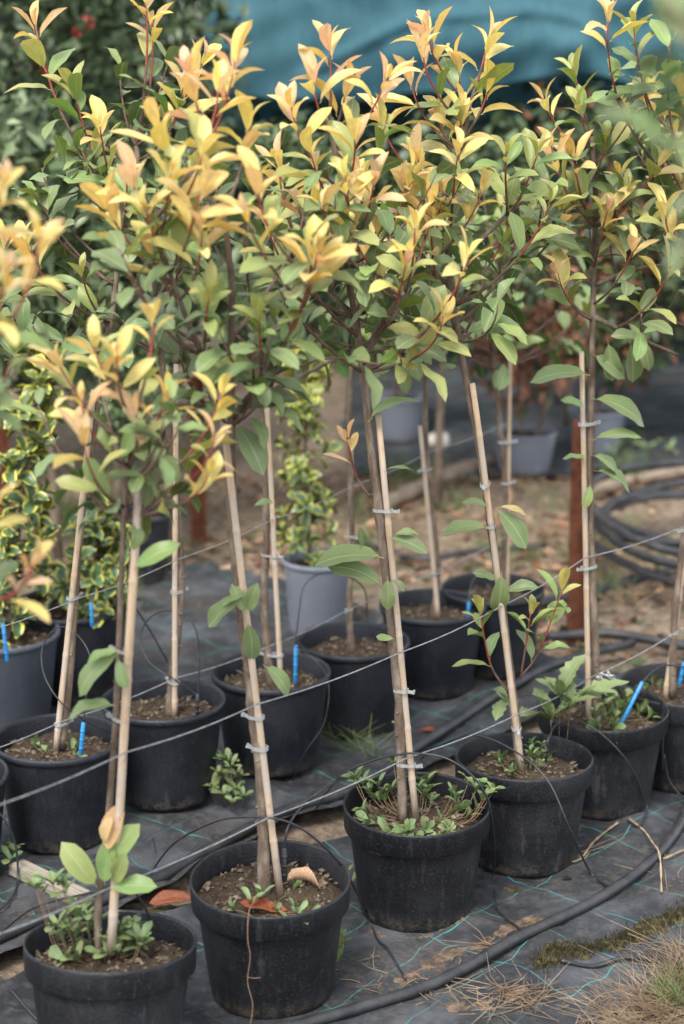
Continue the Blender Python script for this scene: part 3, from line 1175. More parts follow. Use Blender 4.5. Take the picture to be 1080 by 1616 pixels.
G_, Md, Lm, Ye, Or = c_green, c_mid, c_lime, c_yellow, c_orange
TREES = dict(
    Z=dict(seed=3, pot=(-190, 1640), label='potted tree at the left edge, only its blurred orange leaves reaching into view', trunk=[(-190, 1670), (-170, 1300), (-140, 950), (-92, 700), (-90, 480), (-80, 390)],
           r=(.011, .005), crotch=1000, env=(-120, 560, 95, 240), nf=3, ng=6, pal='o', size=.78,
           tips=[(62, 375, -.12, 'o'), (12, 425, -.15, 'o'), (5, 290, -.1, 'o'), (52, 890, -.12, 'o'), (-20, 600, -.1, 'g'), (20, 560, -.05, 'g'), (-10, 800, -.12, 'o')]),
    A=dict(seed=11, pot=(175, 1490), tilt=(-7, 1), label='small thin-stemmed potted tree, low crown, pale stake, front pot cut by the bottom edge',
           trunk=[(157, 1515), (155, 1430), (168, 1330), (180, 1180), (187, 1050), (192, 900), (197, 800), (205, 720), (214, 650)], r=(.0068, .003), knots=.12,
           stake=((175, 1505), (220, 752)), sr=.0072, side=-.014, clips=[1130, 1022], crotch=830, env=(215, 640, 140, 110), nf=2, ng=4, size=.80,
           tips=[(150, 545, -.05, 'y'), (185, 560, -.08, 'o'), (242, 505, .0, 'y'), (130, 690, -.1, 'o'), (215, 655, -.05, 'o'), (340, 690, -.04, 'o'), (330, 745, -.07, 'y'), (90, 570, .0, 'y'), (262, 620, .04, 'o'), (60, 640, .05, 'g'), (300, 640, .05, 'g'), (120, 740, 0, 'g'), (270, 760, -.04, 'g')],
           leaves=[((188, 1030), (112, 1088), G_, .35), ((187, 1040), (196, 1085), G_, .9), ((180, 1112), (105, 1118), G_, .3), ((212, 896), (270, 851), Md, .5), ((188, 1028), (140, 1040), Md, .3),
                   ((152, 1398), (104, 1336), Md, .75), ((165, 1395), (172, 1330), Md, .9), ((170, 1370), (214, 1306), Md, .7), ((176, 1402), (240, 1394), Md, .5), ((180, 1395), (196, 1352), Md, .8), ((170, 1345), (188, 1272), Or, .5), ((165, 1330), (170, 1295), Or, .6)]),
    B=dict(seed=23, pot=(427, 1393), tilt=(2.5, 0), label='potted tree with tan curled dry leaf on its soil, long stake leaning left',
           trunk=[(418, 1425), (415, 1297), (409, 1200), (402, 1150), (390, 1040), (376, 933), (367, 830), (365, 700), (364, 560), (366, 450), (352, 330)], r=(.0100, .0050), knots=.7, side=-.005,
           stake=((443, 1420), (330, 460)), clips=[1165, 1112], crotch=680, env=(335, 375, 165, 225), nf=3, ng=10, pal='oyyy',
           limbs=[[(367, 660, 0), (420, 590, -.03), (468, 505, -.06), (492, 440, -.08)], [(367, 655, 0), (440, 612, .03), (530, 565, .05)], [(362, 640, 0), (310, 540, -.03), (268, 430, -.05), (240, 350, -.05)], [(362, 640, 0), (300, 636, .02), (262, 640, .03)]],
           tips=[(372, 92, .05, 'o'), (345, 140, -.02, 'o'), (270, 275, -.12, 'y'), (318, 300, -.15, 'y'), (250, 200, .0, 'y'), (230, 330, -.12, 'y'), (405, 290, -.13, 'y'), (300, 120, .05, 'o'), (170, 330, -.05, 'y'), (395, 190, .05, 'o'), (500, 400, -.12, 'y'), (410, 500, -.12, 'l'), (210, 290, -.08, 'o'), (320, 240, -.1, 'y'), (318, 590, -.06, 'g'), (400, 600, -.08, 'g'), (285, 545, -.05, 'g'), (440, 560, -.06, 'g'), (345, 520, -.1, 'g'), (330, 470, -.1, 'l')],
           leaves=[((380, 940), (328, 984), G_, .6), ((386, 968), (366, 922), G_, .9), ((392, 966), (404, 925), G_, .9), ((392, 982), (396, 1042), G_, .95), ((384, 940), (350, 950), G_, .4), ((418, 1050), (464, 1092), G_, .4), ((400, 800), (430, 790), G_, .4)],
           sprigs=[([(400, 620, -.02), (460, 520, -.08), (505, 400, -.12)], 'y', 12, 1.0), ([(470, 580, .02), (520, 565, .0), (600, 575, -.02)], 'g', 5, .9)]),
    C=dict(seed=37, pot=(658, 1277), tilt=(2, 0), label='potted tree in the sharpest pot, filled with a fleshy-leaved weed',
           trunk=[(636, 1305), (633, 1180), (629, 1090), (618, 1000), (602, 840), (585, 700), (570, 560), (548, 420), (540, 300), (520, 190)], r=(.0100, .0048), knots=.7, side=-.004,
           stake=((657, 1298), (597, 655)), clips=[1205, 1080, 793], crotch=600, env=(545, 350, 150, 235), nf=6, ng=13, pal='oyyyl',
           limbs=[[(572, 575, 0), (610, 500, -.05), (640, 460, -.08)], [(560, 500, 0), (500, 440, .04), (470, 380, .06)]],
           tips=[(520, 75, .0, 'o'), (495, 130, -.04, 'o'), (550, 130, .02, 'o'), (610, 125, -.04, 'o'), (460, 170, -.08, 'o'), (560, 215, -.1, 'y'), (545, 280, -.14, 'y'), (510, 330, -.15, 'y'), (655, 360, -.17, 'y'), (640, 420, -.16, 'y'), (700, 500, -.15, 'y'), (740, 405, -.17, 'y'), (590, 290, -.1, 'o'), (545, 350, -.12, 'y'), (490, 240, -.08, 'y'), (470, 320, -.1, 'o')],
           leaves=[((603, 878), (500, 870), G_, .25), ((603, 922), (528, 884), G_, .55), ((612, 912), (612, 962), G_, .9), ((618, 915), (640, 930), G_, .5), ((616, 848), (672, 868), G_, .45), ((622, 845), (660, 840), G_, .2), ((608, 742), (660, 735), G_, .1), ((582, 662), (652, 614), G_, .2), ((622, 1008), (595, 1003), G_, .6), ((566, 830), (575, 860), G_, .8)],
           sprigs=[([(585, 785, 0), (562, 750, 0), (548, 690, -.02)], 'o', 6, .7), ([(572, 570, 0), (612, 550, -.06), (640, 570, -.1)], 'l', 3, .8)]),
    D=dict(seed=41, pot=(827, 1198), tilt=(-2, 0), label='potted tree with a limy green sprig low on its stem, stake leaning left beside trunk',
           trunk=[(822, 1225), (812, 1120), (795, 980), (775, 830), (752, 680), (725, 540), (708, 400), (725, 260), (742, 160)], r=(.0098, .0045), knots=.5, side=-.012,
           stake=((824, 1220), (746, 605)), clips=[1150, 822, 752], crotch=560, env=(715, 330, 160, 235), nf=6, ng=14, pal='oyyyll',
           limbs=[[(720, 520, 0), (690, 440, -.04), (650, 380, -.06)], [(712, 420, 0), (800, 340, .05), (850, 290, .07)]],
           tips=[(675, 50, -.02, 'o'), (668, 85, -.05, 'o'), (772, 60, .0, 'o'), (720, 100, .03, 'y'), (650, 130, .0, 'o'), (730, 170, -.05, 'y'), (690, 180, .0, 'y'), (600, 180, -.04, 'o'), (770, 140, .0, 'y'), (640, 290, -.12, 'o'), (850, 240, -.03, 'l'), (660, 250, -.1, 'y'), (800, 240, -.06, 'l'), (700, 300, -.12, 'o'), (760, 300, -.1, 'y')],
           leaves=[((785, 803), (830, 862), G_, .6), ((768, 832), (700, 838), G_, .3), ((770, 800), (733, 785), G_, .5), ((792, 905), (786, 970), G_, .85), ((798, 935), (845, 920), G_, .4), ((722, 578), (697, 578), G_, .6), ((735, 525), (830, 508), G_, .5), ((716, 548), (652, 562), G_, .2), ((788, 800), (832, 802), Or, .2), ((785, 915), (752, 900), G_, .5)],
           sprigs=[([(805, 1095, 0), (775, 1050, -.02), (757, 965, -.03)], 'l', 9, .82), ([(820, 1070, 0), (850, 1030, -.02), (888, 930, -.04)], 'l', 9, .95), ([(822, 1068, 0), (830, 1020, -.02), (838, 965, -.03)], 'l', 6, .8)]),
    E=dict(seed=53, side=-.010, pot=(952, 1126), tilt=(1, 0), label='potted tree with big blue dripper and white string knotted round its stake',
           trunk=[(940, 1150), (942, 1080), (934, 900), (931, 760), (934, 600), (936, 480), (940, 330), (935, 215)], r=(.0092, .0045), knots=.3,
           stake=((930, 1145), (918, 555)), clips=[882, 670], sr=.0060, crotch=520, env=(945, 350, 155, 225), nf=8, ng=16, pal='yylll',
           limbs=[[(938, 450, 0), (860, 410, .0), (800, 390, .03)], [(938, 450, 0), (1000, 425, -.03), (1080, 415, -.05)], [(937, 500, 0), (1000, 530, .0), (1070, 560, .02)]],
           tips=[(905, 110, .0, 'l'), (912, 165, -.04, 'l'), (1010, 160, -.04, 'y'), (860, 160, .0, 'y'), (1045, 250, -.06, 'y'), (870, 230, -.1, 'o'), (905, 250, -.08, 'o'), (955, 220, -.05, 'l'), (880, 430, -.12, 'y'), (990, 300, -.08, 'l'), (1050, 330, -.1, 'y'), (830, 360, -.05, 'l'), (960, 330, -.1, 'y'), (1000, 390, -.1, 'y'), (1060, 420, -.08, 'y')],
           leaves=[((928, 590), (842, 584), G_, .3), ((938, 628), (1026, 656), G_, .55), ((938, 692), (1008, 680), G_, .25), ((936, 718), (985, 742), G_, .5), ((932, 765), (922, 800), Md, .9), ((940, 742), (1000, 765), G_, .4), ((922, 642), (890, 626), G_, .5), ((926, 722), (890, 718), G_, .2), ((938, 560), (985, 595), G_, .9), ((960, 540), (968, 600), G_, .9), ((995, 540), (1002, 602), G_, .9)]),
    F=dict(seed=67, pot=(1075, 1085), label='potted tree half cut off by the right edge of the picture',
           trunk=[(1062, 1105), (1063, 1000), (1075, 880), (1090, 760), (1095, 600), (1100, 400), (1085, 230)], r=(.0085, .0045), knots=.3,
           stake=((1050, 1105), (1098, 760)), clips=[995, 835], sr=.007, crotch=560, env=(1090, 300, 120, 260), nf=7, ng=11, pal='yyol',
           tips=[(1030, 150, .05, 'y'), (1070, 130, .0, 'o'), (1075, 290, -.05, 'y'), (1060, 360, .0, 'l'), (1000, 40, -.3, 'l'), (960, 25, -.35, 'o'), (1010, 100, -.3, 'g'), (1060, 60, -.3, 'g')]),
    g=dict(seed=71, pot=(-95, 1225), kind='lip', label='potted tree almost wholly beyond the left edge, in the second row', trunk=[(-95, 1240), (-80, 1000), (-70, 700), (-60, 420), (-50, 250)],
           r=(.011, .005), crotch=650, env=(-60, 480, 110, 180), nf=3, ng=14, pal='oyl'),
    G=dict(seed=73, side=-.010, pot=(92, 1168), kind='lip', label='second-row potted tree with a short blue dripper, left of the small front tree', trunk=[(98, 1180), (108, 1080), (117, 960), (125, 850), (140, 740), (160, 600), (183, 450), (190, 320)],
           r=(.0098, .0045), knots=.35, stake=((88, 1190), (148, 615)), sr=.0062, clips=[1140, 940], crotch=560, env=(125, 370, 130, 220), nf=2, ng=9, pal='oyll',
           tips=[(56, 40, .05, 'o'), (115, 140, .0, 'l'), (158, 200, -.08, 'y'), (130, 430, -.1, 'l'), (130, 240, 0, 'g'), (100, 250, .0, 'g'), (60, 330, 0, 'g')]),
    H=dict(seed=79, side=-.010, pot=(258, 1121), kind='lip', label='second-row potted tree with straight pale stake, directly behind the small front tree', trunk=[(268, 1138), (275, 1040), (284, 950), (283, 850), (275, 740), (262, 640), (250, 500), (232, 350), (215, 230)],
           r=(.0105, .0045), knots=.4, stake=((276, 1135), (278, 575)), sr=.0060, clips=[1070, 928], crotch=560, env=(235, 330, 130, 230), nf=3, ng=8, pal='oyy',
           tips=[(228, -8, .0, 'o'), (240, 40, .02, 'o'), (190, 105, .05, 'g'), (265, 95, .05, 'g'), (205, 180, 0, 'g'), (320, 100, -.05, 'o'), (290, 140, -.05, 'o')]),
    I=dict(seed=83, side=-.010, pot=(428, 1073), kind='lip', label='second-row potted tree with blue dripper, between the two leaning front stakes', trunk=[(428, 1088), (420, 1000), (417, 930), (421, 840), (418, 720), (412, 600), (395, 480), (385, 330)],
           r=(.0098, .0045), knots=.45, stake=((444, 1085), (420, 600)), sr=.0060, clips=[1030, 868], crotch=560, env=(420, 350, 160, 220), nf=3, ng=11, pal='oyl'),
    J=dict(seed=89, pot=(558, 1015), kind='lip', label='second-row potted tree with bare pale stem, just left of the weedy pot\'s tree', trunk=[(556, 1035), (551, 960), (556, 870), (553, 760), (552, 660), (560, 520), (575, 380)],
           r=(.0085, .0042), knots=.3, stake=((552, 1035), (554, 690)), sr=.006, clips=[960, 840], crotch=560, env=(590, 380, 165, 200), nf=3, ng=12, pal='oyl'),
    K=dict(seed=97, side=-.010, pot=(683, 962), kind='lip', label='second-row potted tree with short thin stake, between the weedy pot and the sprigged tree', trunk=[(685, 980), (690, 900), (682, 800), (672, 690), (674, 580), (690, 470), (700, 360)],
           r=(.0092, .0045), knots=.3, stake=((692, 980), (663, 672)), sr=.006, clips=[905, 745], crotch=580, env=(700, 390, 165, 190), nf=3, ng=12, pal='yl'),
    L=dict(seed=101, pot=(778, 935), kind='lip', label='second-row potted tree behind the sprigged tree, its stem seen above far grey pot', trunk=[(786, 950), (795, 880), (798, 780), (790, 680), (780, 560), (790, 440)],
           r=(.0092, .0045), knots=.3, stake=((800, 950), (806, 545)), sr=.0055, clips=[690, 760], crotch=590, env=(815, 400, 165, 185), nf=3, ng=13, pal='yl'),
)
BUILT = {}
for key, spec in TREES.items():
    BUILT[key] = potted_tree(spec)
#@@PART3

YS = {k: v[2] for k, v in BUILT.items()}

# ------------------------------------------------------------------ support wires strung along the stakes
WIRES = [
    ('upper wire along the front row of stakes', [('Z', -60, 1290), ('A', 200, 1187), ('B', 405, 1112), ('C', 632, 1030), ('D', 789, 958), ('E', 924, 880), ('F', 1078, 832), ('F', 1200, 790)]),
    ('lower wire crossing just above the front-row pots', [('Z', -80, 1500), ('A', 165, 1405), ('B', 425, 1290), ('C', 643, 1196), ('D', 818, 1127), ('E', 935, 1068), ('F', 1072, 995), ('F', 1190, 940)]),
    ('upper wire along the second row of stakes', [('g', -70, 1010), ('G', 125, 944), ('H', 283, 882), ('I', 430, 820), ('J', 555, 768), ('K', 680, 712), ('L', 800, 668)]),
    ('lower wire crossing just above the second-row pots', [('g', -80, 1205), ('G', 100, 1138), ('H', 278, 1070), ('I', 430, 1018), ('J', 553, 960), ('K', 688, 900), ('L', 798, 848)]),
]
for lab, pts in WIRES:
    w = []
    for i, (k, x, y) in enumerate(pts):
        yy = YS[k] - (.024 if k in 'ABCDEFZ' else .02)
        if k == 'F' and x > 1150:
            yy += .25
        w.append(at_y(x, y, yy))
    out = []
    for a, b in zip(w[:-1], w[1:]):
        for i in range(6):
            t = i / 6
            p = a.lerp(b, t)
            p.z -= .006 * math.sin(math.pi * t)
            out.append(p)
    out.append(w[-1])
    O = out[0].copy()
    mb = MB()
    mb.tube(local(out, O), 0.0014 if 'front' in lab else .0012, 7)
    tag(link('support_wire', mb.mesh('support_wire', [M['wire']]), None, O), 'galvanised ' + lab, 'wire', 'wires strung along the stakes')

# white string knotted on the wire beside tree E
r = random.Random(8)
kc = at_y(955, 1066, YS['E'] - .03)
mb = MB()
for i in range(9):
    a = kc + Vector((r.uniform(-.022, .02), r.uniform(-.006, .006), r.uniform(-.006, .006)))
    mb.tube(spline([a, a + rnd_unit(r) * .008, a + rnd_unit(r) * .009, a + Vector((.012, 0, -.004)) + rnd_unit(r) * .008], 4), .0009, 5)
mb.v = [tuple(Vector(v) - kc) for v in mb.v]
tag(link('string_knot', mb.mesh('string_knot', [M['string']]), None, kc), 'frayed white string knotted on the wire beside the blue-drippered tree', 'string')

# ------------------------------------------------------------------ thick irrigation pipes


def gpt(x, y, z=0.016):
    p = at_z(x, y, z)
    p.z = mat_height(p.x, p.y) + max(z, .009) - .002
    return p


def pipe(label, pix, rad, z, name='irrigation_pipe', cat='pipe', n=12, mat='pipe'):
    pts = spline([gpt(x, y, z) for x, y in pix], 7)
    O = pts[0].copy()
    O.z = 0
    mb = MB()
    mb.tube(local(pts, O), [rad * (1 + .03 * nz(i, 0, .9)) for i in range(len(pts))], n)
    return tag(link(name, mb.mesh(name, [M[mat]]), None, O), label, cat)


pipe('thick black pipe curving over the fabric in front of the pots', [(430, 1640), (540, 1608), (690, 1560), (815, 1500), (940, 1428), (1020, 1372), (1064, 1322), (1088, 1270), (1120, 1190), (1200, 1100)], .0104, .013)
pipe('black pipe lying between the front row and second row of pots', [(-80, 1535), (0, 1490), (90, 1450), (170, 1424), (260, 1388), (330, 1346), (450, 1290), (560, 1248), (650, 1195), (720, 1146), (790, 1100), (880, 1052), (1000, 1020)], .0120, .014)
pipe('thin black stick lying on the fabric by the moss', [(885, 1540), (935, 1537), (985, 1530), (1040, 1526)], .0042, .006, 'stick', 'stick', 7, 'tube')
for k, (lab, pix, rd) in enumerate([('dark pipe on bare soil behind the rusty post, lower one', [(760, 975), (840, 958), (930, 938), (1040, 918), (1120, 905)], .014),
                                    ('black pipe running behind the second-row pots, far right', [(860, 1008), (960, 1005), (1060, 1020), (1140, 1030)], .014),
                                    ('thin black pipe across straw behind the grey euonymus pot', [(560, 860), (660, 885), (740, 880), (860, 865)], .011)]):
    pipe(lab, pix, rd, .014)

# coil of hose on the bare soil at the right
cc = at_z(1165, 893, 0)
pts = []
for i in range(150):
    a = i / 150 * 2 * math.pi * 5.2
    rr = .46 + .08 * math.sin(a * .23 + 1) + .04 * math.sin(a * 1.3)
    pts.append(Vector((rr * math.cos(a) + .03 * math.sin(a * .31), rr * math.sin(a) * 1.05, 0.03 + .030 * (i / 150 * 5.2) + .05 * (1 + math.sin(a * .73 + 1)) * .5 + .03 * (1 + math.sin(a * 2.3)) * .5)))
mb = MB()
mb.tube(pts, .013, 10)
tag(link('hose_coil', mb.mesh('hose_coil', [M['pipe']]), None, cc), 'coil of thick black hose on the bare soil at the right', 'hose')

# ------------------------------------------------------------------ drip lines: thin black tubes with a dripper in the pot


def drip(label, pts3, dripper=None, color='blue', dl=.09, rad=.0021):
    pts = spline(pts3, 7)
    O = Vector((pts[0].x, pts[0].y, 0))
    root = thing('drip_line', label, 'drip tube', O, 'drip tubes feeding the pots')
    mb = MB()
    mb.tube(local(pts, O), rad, 7)
    link('tube', mb.mesh('tube', [M['tube']]), root)
    if dripper:
        a, b = dripper
        d = (b - a).normalized()
        mb = MB()
        mb.tube(local([a, a + d * .002, b - d * .004, b], O), [.0030, .0044, .0044, .0026], 9)
        for k in (.25, .5, .75):
            q = a.lerp(b, k) - O
            mb.tube([q - d * .002, q + d * .002], .0049, 9)
        link('dripper', mb.mesh('dripper', [M[color]]), root)
    return root


def Q(k, x, y, dy=0.0):
    return at_y(x, y, YS[k] + dy)


drip('thin black tube arching low over the bottom-left pot', [gpt(0, 1482, .01), Q('A', 55, 1432, .14), Q('A', 130, 1412, .05), Q('A', 185, 1402, -.01), Q('A', 212, 1408, .03), Q('A', 236, 1450, .06), Q('A', 222, 1475, .06)],
     (Q('A', 220, 1440, .05), Q('A', 217, 1520, .02)), 'tube')
drip('thin black tube arching over the pot with curled tan leaf', [gpt(235, 1400, .02), gpt(248, 1368, .03), Q('B', 280, 1327, .16), Q('B', 347, 1294, .04), Q('B', 413, 1290, -.02), Q('B', 457, 1298, -.02), Q('B', 497, 1323, .0), Q('B', 540, 1367, .06), Q('B', 564, 1410, .14), gpt(580, 1450, .01), gpt(596, 1485, .01), gpt(613, 1517, .006), gpt(640, 1556, .008)],
     (Q('B', 449, 1338, .04), Q('B', 449, 1395, .03)), 'tube')
drip('thin black feeder tube rising behind the weedy pot to the curled-leaf pot', [Q('B', 449, 1340, .04), Q('B', 455, 1305, .05), Q('B', 478, 1272, .12), Q('B', 520, 1240, .2), gpt(570, 1228, .01)])
drip('thin black tube arching over the weedy pot down to the front pipe', [gpt(500, 1285, .01), Q('C', 535, 1228, .12), Q('C', 590, 1200, .03), Q('C', 650, 1189, -.02), Q('C', 712, 1200, -.04), Q('C', 762, 1245, -.05), Q('C', 779, 1310, .0), gpt(780, 1385, .01), gpt(782, 1425, .01), gpt(788, 1450, .006), gpt(828, 1490, .006)])
drip('thin black tube arching over the sprigged tree\'s pot to the pipe', [gpt(665, 1205, .01), Q('D', 690, 1180, .1), Q('D', 740, 1160, .02), Q('D', 800, 1178, -.08), Q('D', 862, 1228, -.16), Q('D', 900, 1310, -.19), gpt(930, 1382, .01), gpt(955, 1402, .008), gpt(975, 1405, .014)])
drip('thin black tube looping down in front of the big blue dripper\'s pot', [Q('D', 862, 1200, .06), Q('D', 866, 1165, .05), Q('E', 885, 1140, -.1), Q('E', 930, 1145, -.14), Q('E', 985, 1195, -.15), Q('E', 1018, 1262, -.08), gpt(1019, 1300, .008), gpt(1008, 1318, .006), gpt(990, 1310, .006)],
     (Q('D', 862, 1175, .05), Q('D', 860, 1215, .04)), 'tube')
drip('black tube ending in the big slanting blue dripper', [Q('F', 1110, 1060, -.04), Q('F', 1060, 1050, -.06), Q('F', 1035, 1056, -.08), Q('E', 1014, 1076, .02)], (Q('E', 1014, 1076, .02), Q('E', 980, 1144, -.01)), 'blue')
drip('black tube with blue dripper at the right edge', [Q('F', 1046, 1215, -.15), Q('F', 1050, 1150, -.14), Q('F', 1085, 1090, -.05), Q('F', 1095, 1030, -.03), Q('F', 1078, 1048, -.03)], (Q('F', 1080, 1045, -.03), Q('F', 1072, 1082, -.03)), 'blue')
drip('black tube hanging down the pot at the right edge', [Q('F', 1048, 1190, -.15), Q('F', 1058, 1235, -.15), Q('F', 1090, 1262, -.15), Q('F', 1130, 1230, -.15)])
drip('thin looped tube with short blue dripper in the left second-row pot', [Q('G', 132, 1142, -.05), Q('G', 138, 1080, -.04), Q('G', 142, 1035, -.03), Q('G', 120, 1000, .0), Q('G', 92, 990, .02), Q('G', 68, 1020, .03), Q('G', 70, 1065, .0), Q('G', 98, 1110, -.03), Q('G', 140, 1140, .02), Q('G', 190, 1170, .08), gpt(225, 1255, .01), gpt(245, 1345, .01)],
     (Q('G', 132, 1140, -.05), Q('G', 127, 1194, -.05)), 'blue', rad=.0015)
drip('thin looped tube behind the small front tree, black dripper', [Q('H', 312, 1108, -.02), Q('H', 315, 1030, -.01), Q('H', 305, 985, .0), Q('H', 275, 964, .02), Q('H', 240, 972, .03), Q('H', 222, 1005, .03), Q('H', 236, 1045, .0), Q('H', 275, 1072, -.02), Q('H', 315, 1100, .0)],
     (Q('H', 312, 1095, -.02), Q('H', 311, 1132, -.02)), 'tube', rad=.0018)
drip('straight thin tube leaning across the second row at left', [Q('H', 265, 1045, .3), Q('H', 240, 1000, .2), Q('H', 215, 960, .12)], rad=.0018)
drip('thin looped tube with blue dripper in front of the grey pot', [Q('I', 466, 1018, -.03), Q('I', 473, 960, -.02), Q('I', 480, 925, .0), Q('I', 505, 906, .03), Q('I', 540, 905, .1), Q('I', 575, 930, .2), Q('J', 580, 975, .2)],
     (Q('I', 467, 1018, -.03), Q('I', 466, 1080, -.03)), 'blue', rad=.0016)
drip('thin tube dropping down the front of the blue-drippered second-row pot', [Q('I', 410, 970, .1), Q('I', 440, 1005, .0), Q('I', 490, 1035, -.1), Q('I', 518, 1075, -.12), Q('I', 512, 1140, -.14), Q('I', 480, 1190, -.15), gpt(462, 1240, .006)], rad=.0013)
drip('short tube with blue dripper in the pot behind the weedy pot', [Q('K', 760, 900, .1), Q('K', 745, 920, .02), Q('K', 740, 952, -.02)], (Q('K', 740, 950, -.02), Q('K', 738, 984, -.02)), 'blue')
drip('thin black tube lying at the bottom-left corner', [gpt(-30, 1545, .006), gpt(0, 1562, .006), gpt(52, 1614, .006), gpt(80, 1640, .006)], rad=.0028)
drip('thin black tube bending down at the left edge', [Q('G', -20, 1270, -.2), Q('G', 5, 1290, -.22), Q('G', 25, 1335, -.22), gpt(28, 1400, .006), gpt(15, 1440, .006), gpt(-10, 1460, .006)], rad=.0022)
drip('blue dripper among variegated leaves beside the left stake', [Q('G', 150, 930, .45), Q('G', 145, 950, .42)], (Q('G', 144, 952, .42), Q('G', 146, 990, .42)), 'blue')
drip('blue dripper at the left edge in the variegated shrub pot', [Q('G', 8, 975, .35), Q('G', 6, 985, .34)], (Q('G', 5, 984, .34), Q('G', 12, 1045, .34)), 'blue')

# ------------------------------------------------------------------ weeds


def weed(label, rosettes, base, seed, size=.026, colf=None, meshes=SPATULA, nl=6, name='weed', up=.5, zgrow=.03):
    r = random.Random(seed)
    O = base.copy()
    root = thing(name, label, 'weed', O, 'weeds in and around the pots')
    if len(rosettes) > 9:
        rosettes = list(rosettes) + [p + Vector((r.uniform(-.02, .02), r.uniform(-.004, .024), r.uniform(-.006, .006))) for p in rosettes if r.random() < .75]
    heads = []
    for p in rosettes:
        q = p.copy()
        foot = base.lerp(q, .45)
        foot.z = min(base.z, q.z) - .004
        path = spline([base.lerp(Vector((q.x, q.y, base.z)), r.uniform(.25, .6)) + rnd_unit(r) * .004, foot.lerp(Vector((q.x, q.y, foot.z)), .55) + Vector((0, 0, .006)), q], 4)
        mb = MB()
        mb.tube(local(path, O), [.0009] * (len(path) - 1) + [.0007], 5)
        heads.append((q, (path[-1] - path[-2]).normalized()))
        link('stem', mb.mesh('stem', [M['weedstem']]), root)
    for q, t in heads:
        t = (t + Vector((0, -.15, 1.0))).normalized()
        ref = t.orthogonal().normalized()
        bn = t.cross(ref)
        ph = r.uniform(0, 6.28)
        for i in range(nl + (r.randint(0, 3) if nl > 4 else 0)):
            ph += 2.2 + r.uniform(-.3, .3)
            ang = R(up * 100 + r.uniform(-22, 20)) * (0.55 + .5 * (i / nl))
            pr = ref * math.cos(ph) + bn * math.sin(ph)
            d = t * math.cos(ang) + pr * math.sin(ang)
            n = t * math.sin(ang) - pr * math.cos(ang)
            put_leaf(root, O, r.choice(meshes), q + t * (.002 * i * .5), d, n, size * 1.05 * r.uniform(.5, 1.3) * (.6 + .4 * i / nl), (colf or c_weed)(r))
    return root


def c_weed(r):
    k = r.uniform(.6, 1.3)
    return (.125 * k + r.uniform(-.03, .04), .20 * k, .065 * k, .0)


def c_pale(r):
    k = r.uniform(.8, 1.2)
    return (.16 * k, .215 * k, .075 * k, .0)


def inpot(key, pix, z=.205):
    out = []
    for q in pix:
        p = at_z(q[0], q[1], z + (q[2] if len(q) > 2 else 0))
        if len(q) < 3 or q[2] < .04:
            O_ = BUILT[key][1]
            v_ = Vector((p.x - O_.x, p.y - O_.y, 0))
            if v_.length > .108:
                v_ *= .108 / v_.length
                p = Vector((O_.x + v_.x, O_.y + v_.y, p.z))
        out.append(p)
    return out


def soil_pt(key, dx=0, dy=0):
    O = BUILT[key][1]
    return Vector((O.x + dx, O.y + dy, O.z + .188))


weed('fleshy-leaved green weed spreading over the soil of the sharpest pot', inpot('C', [(580, 1290), (600, 1300), (575, 1250, .02), (598, 1243, .03), (560, 1235, .05), (622, 1210, .05), (612, 1255, .02), (660, 1250, .02), (672, 1240, .02), (668, 1262, .02), (690, 1300), (697, 1320), (640, 1315), (655, 1318), (668, 1312), (718, 1262, .03), (725, 1280, .01), (735, 1290), (750, 1250, .05), (760, 1265, .045), (770, 1255, .05), (620, 1320), (680, 1270, .01), (600, 1265, .01), (710, 1285)]), soil_pt('C', 0, -.03), 3, .030)
weed('bushy green weed crowding the pot at bottom left', inpot('A', [(100, 1490, .02), (92, 1465, .05), (70, 1410, .1), (85, 1400, .11), (58, 1405, .1), (105, 1412, .1), (125, 1450, .06), (140, 1475, .03), (120, 1480, .03), (150, 1500), (165, 1515), (195, 1475, .03), (205, 1465, .04), (220, 1490, .02), (215, 1500), (150, 1465, .03), (130, 1505), (185, 1510), (118, 1440, .06), (200, 1490, .01), (108, 1520), (175, 1490, .02)]), soil_pt('A', 0, -.02), 5, .032, nl=5)
weed('pale green seedlings tight along the rim of the curled-leaf pot', inpot('B', [(372, 1437), (398, 1428, .01), (412, 1420, .01), (432, 1438), (470, 1448, .005), (462, 1440), (490, 1445), (463, 1405)]), soil_pt('B', -.02, -.07), 7, .022)
weed('small succulent seedlings round the stake foot of the sprigged tree', inpot('D', [(795, 1210), (790, 1200), (808, 1222), (840, 1180, .01), (850, 1195, .01), (845, 1215), (865, 1205), (830, 1215), (838, 1200, .01), (855, 1180, .02)]), soil_pt('D', .01, -.04), 9, .022)
weed('mass of fine green weed in the pot with big blue dripper', inpot('E', [(950, 1120, .02), (965, 1110, .02), (975, 1115, .02), (985, 1125), (955, 1135), (970, 1135), (990, 1110, .015), (1005, 1130), (1020, 1135), (940, 1130, .02), (925, 1110, .04), (935, 1095, .05), (1010, 1125), (965, 1150), (945, 1150)]), soil_pt('E', 0, -.03), 10, .034, up=.38)
weed('tall toothed-leaf weed rising behind the sprigged tree\'s pot', [at_y(870, 1140, YS['D'] + .12), at_y(885, 1105, YS['D'] + .14), at_y(900, 1120, YS['D'] + .13)], Vector((at_y(880, 1150, YS['D'] + .15).x, YS['D'] + .15, .19)), 12, .105, c_pale, SERRATE, 7, up=.5)
weed('small toothed weed leaves left of the sprigged tree\'s stake', [at_y(800, 1110, YS['D'] + .1)], at_y(812, 1150, YS['D'] + .1), 13, .075, c_pale, SERRATE, 4, up=.7)
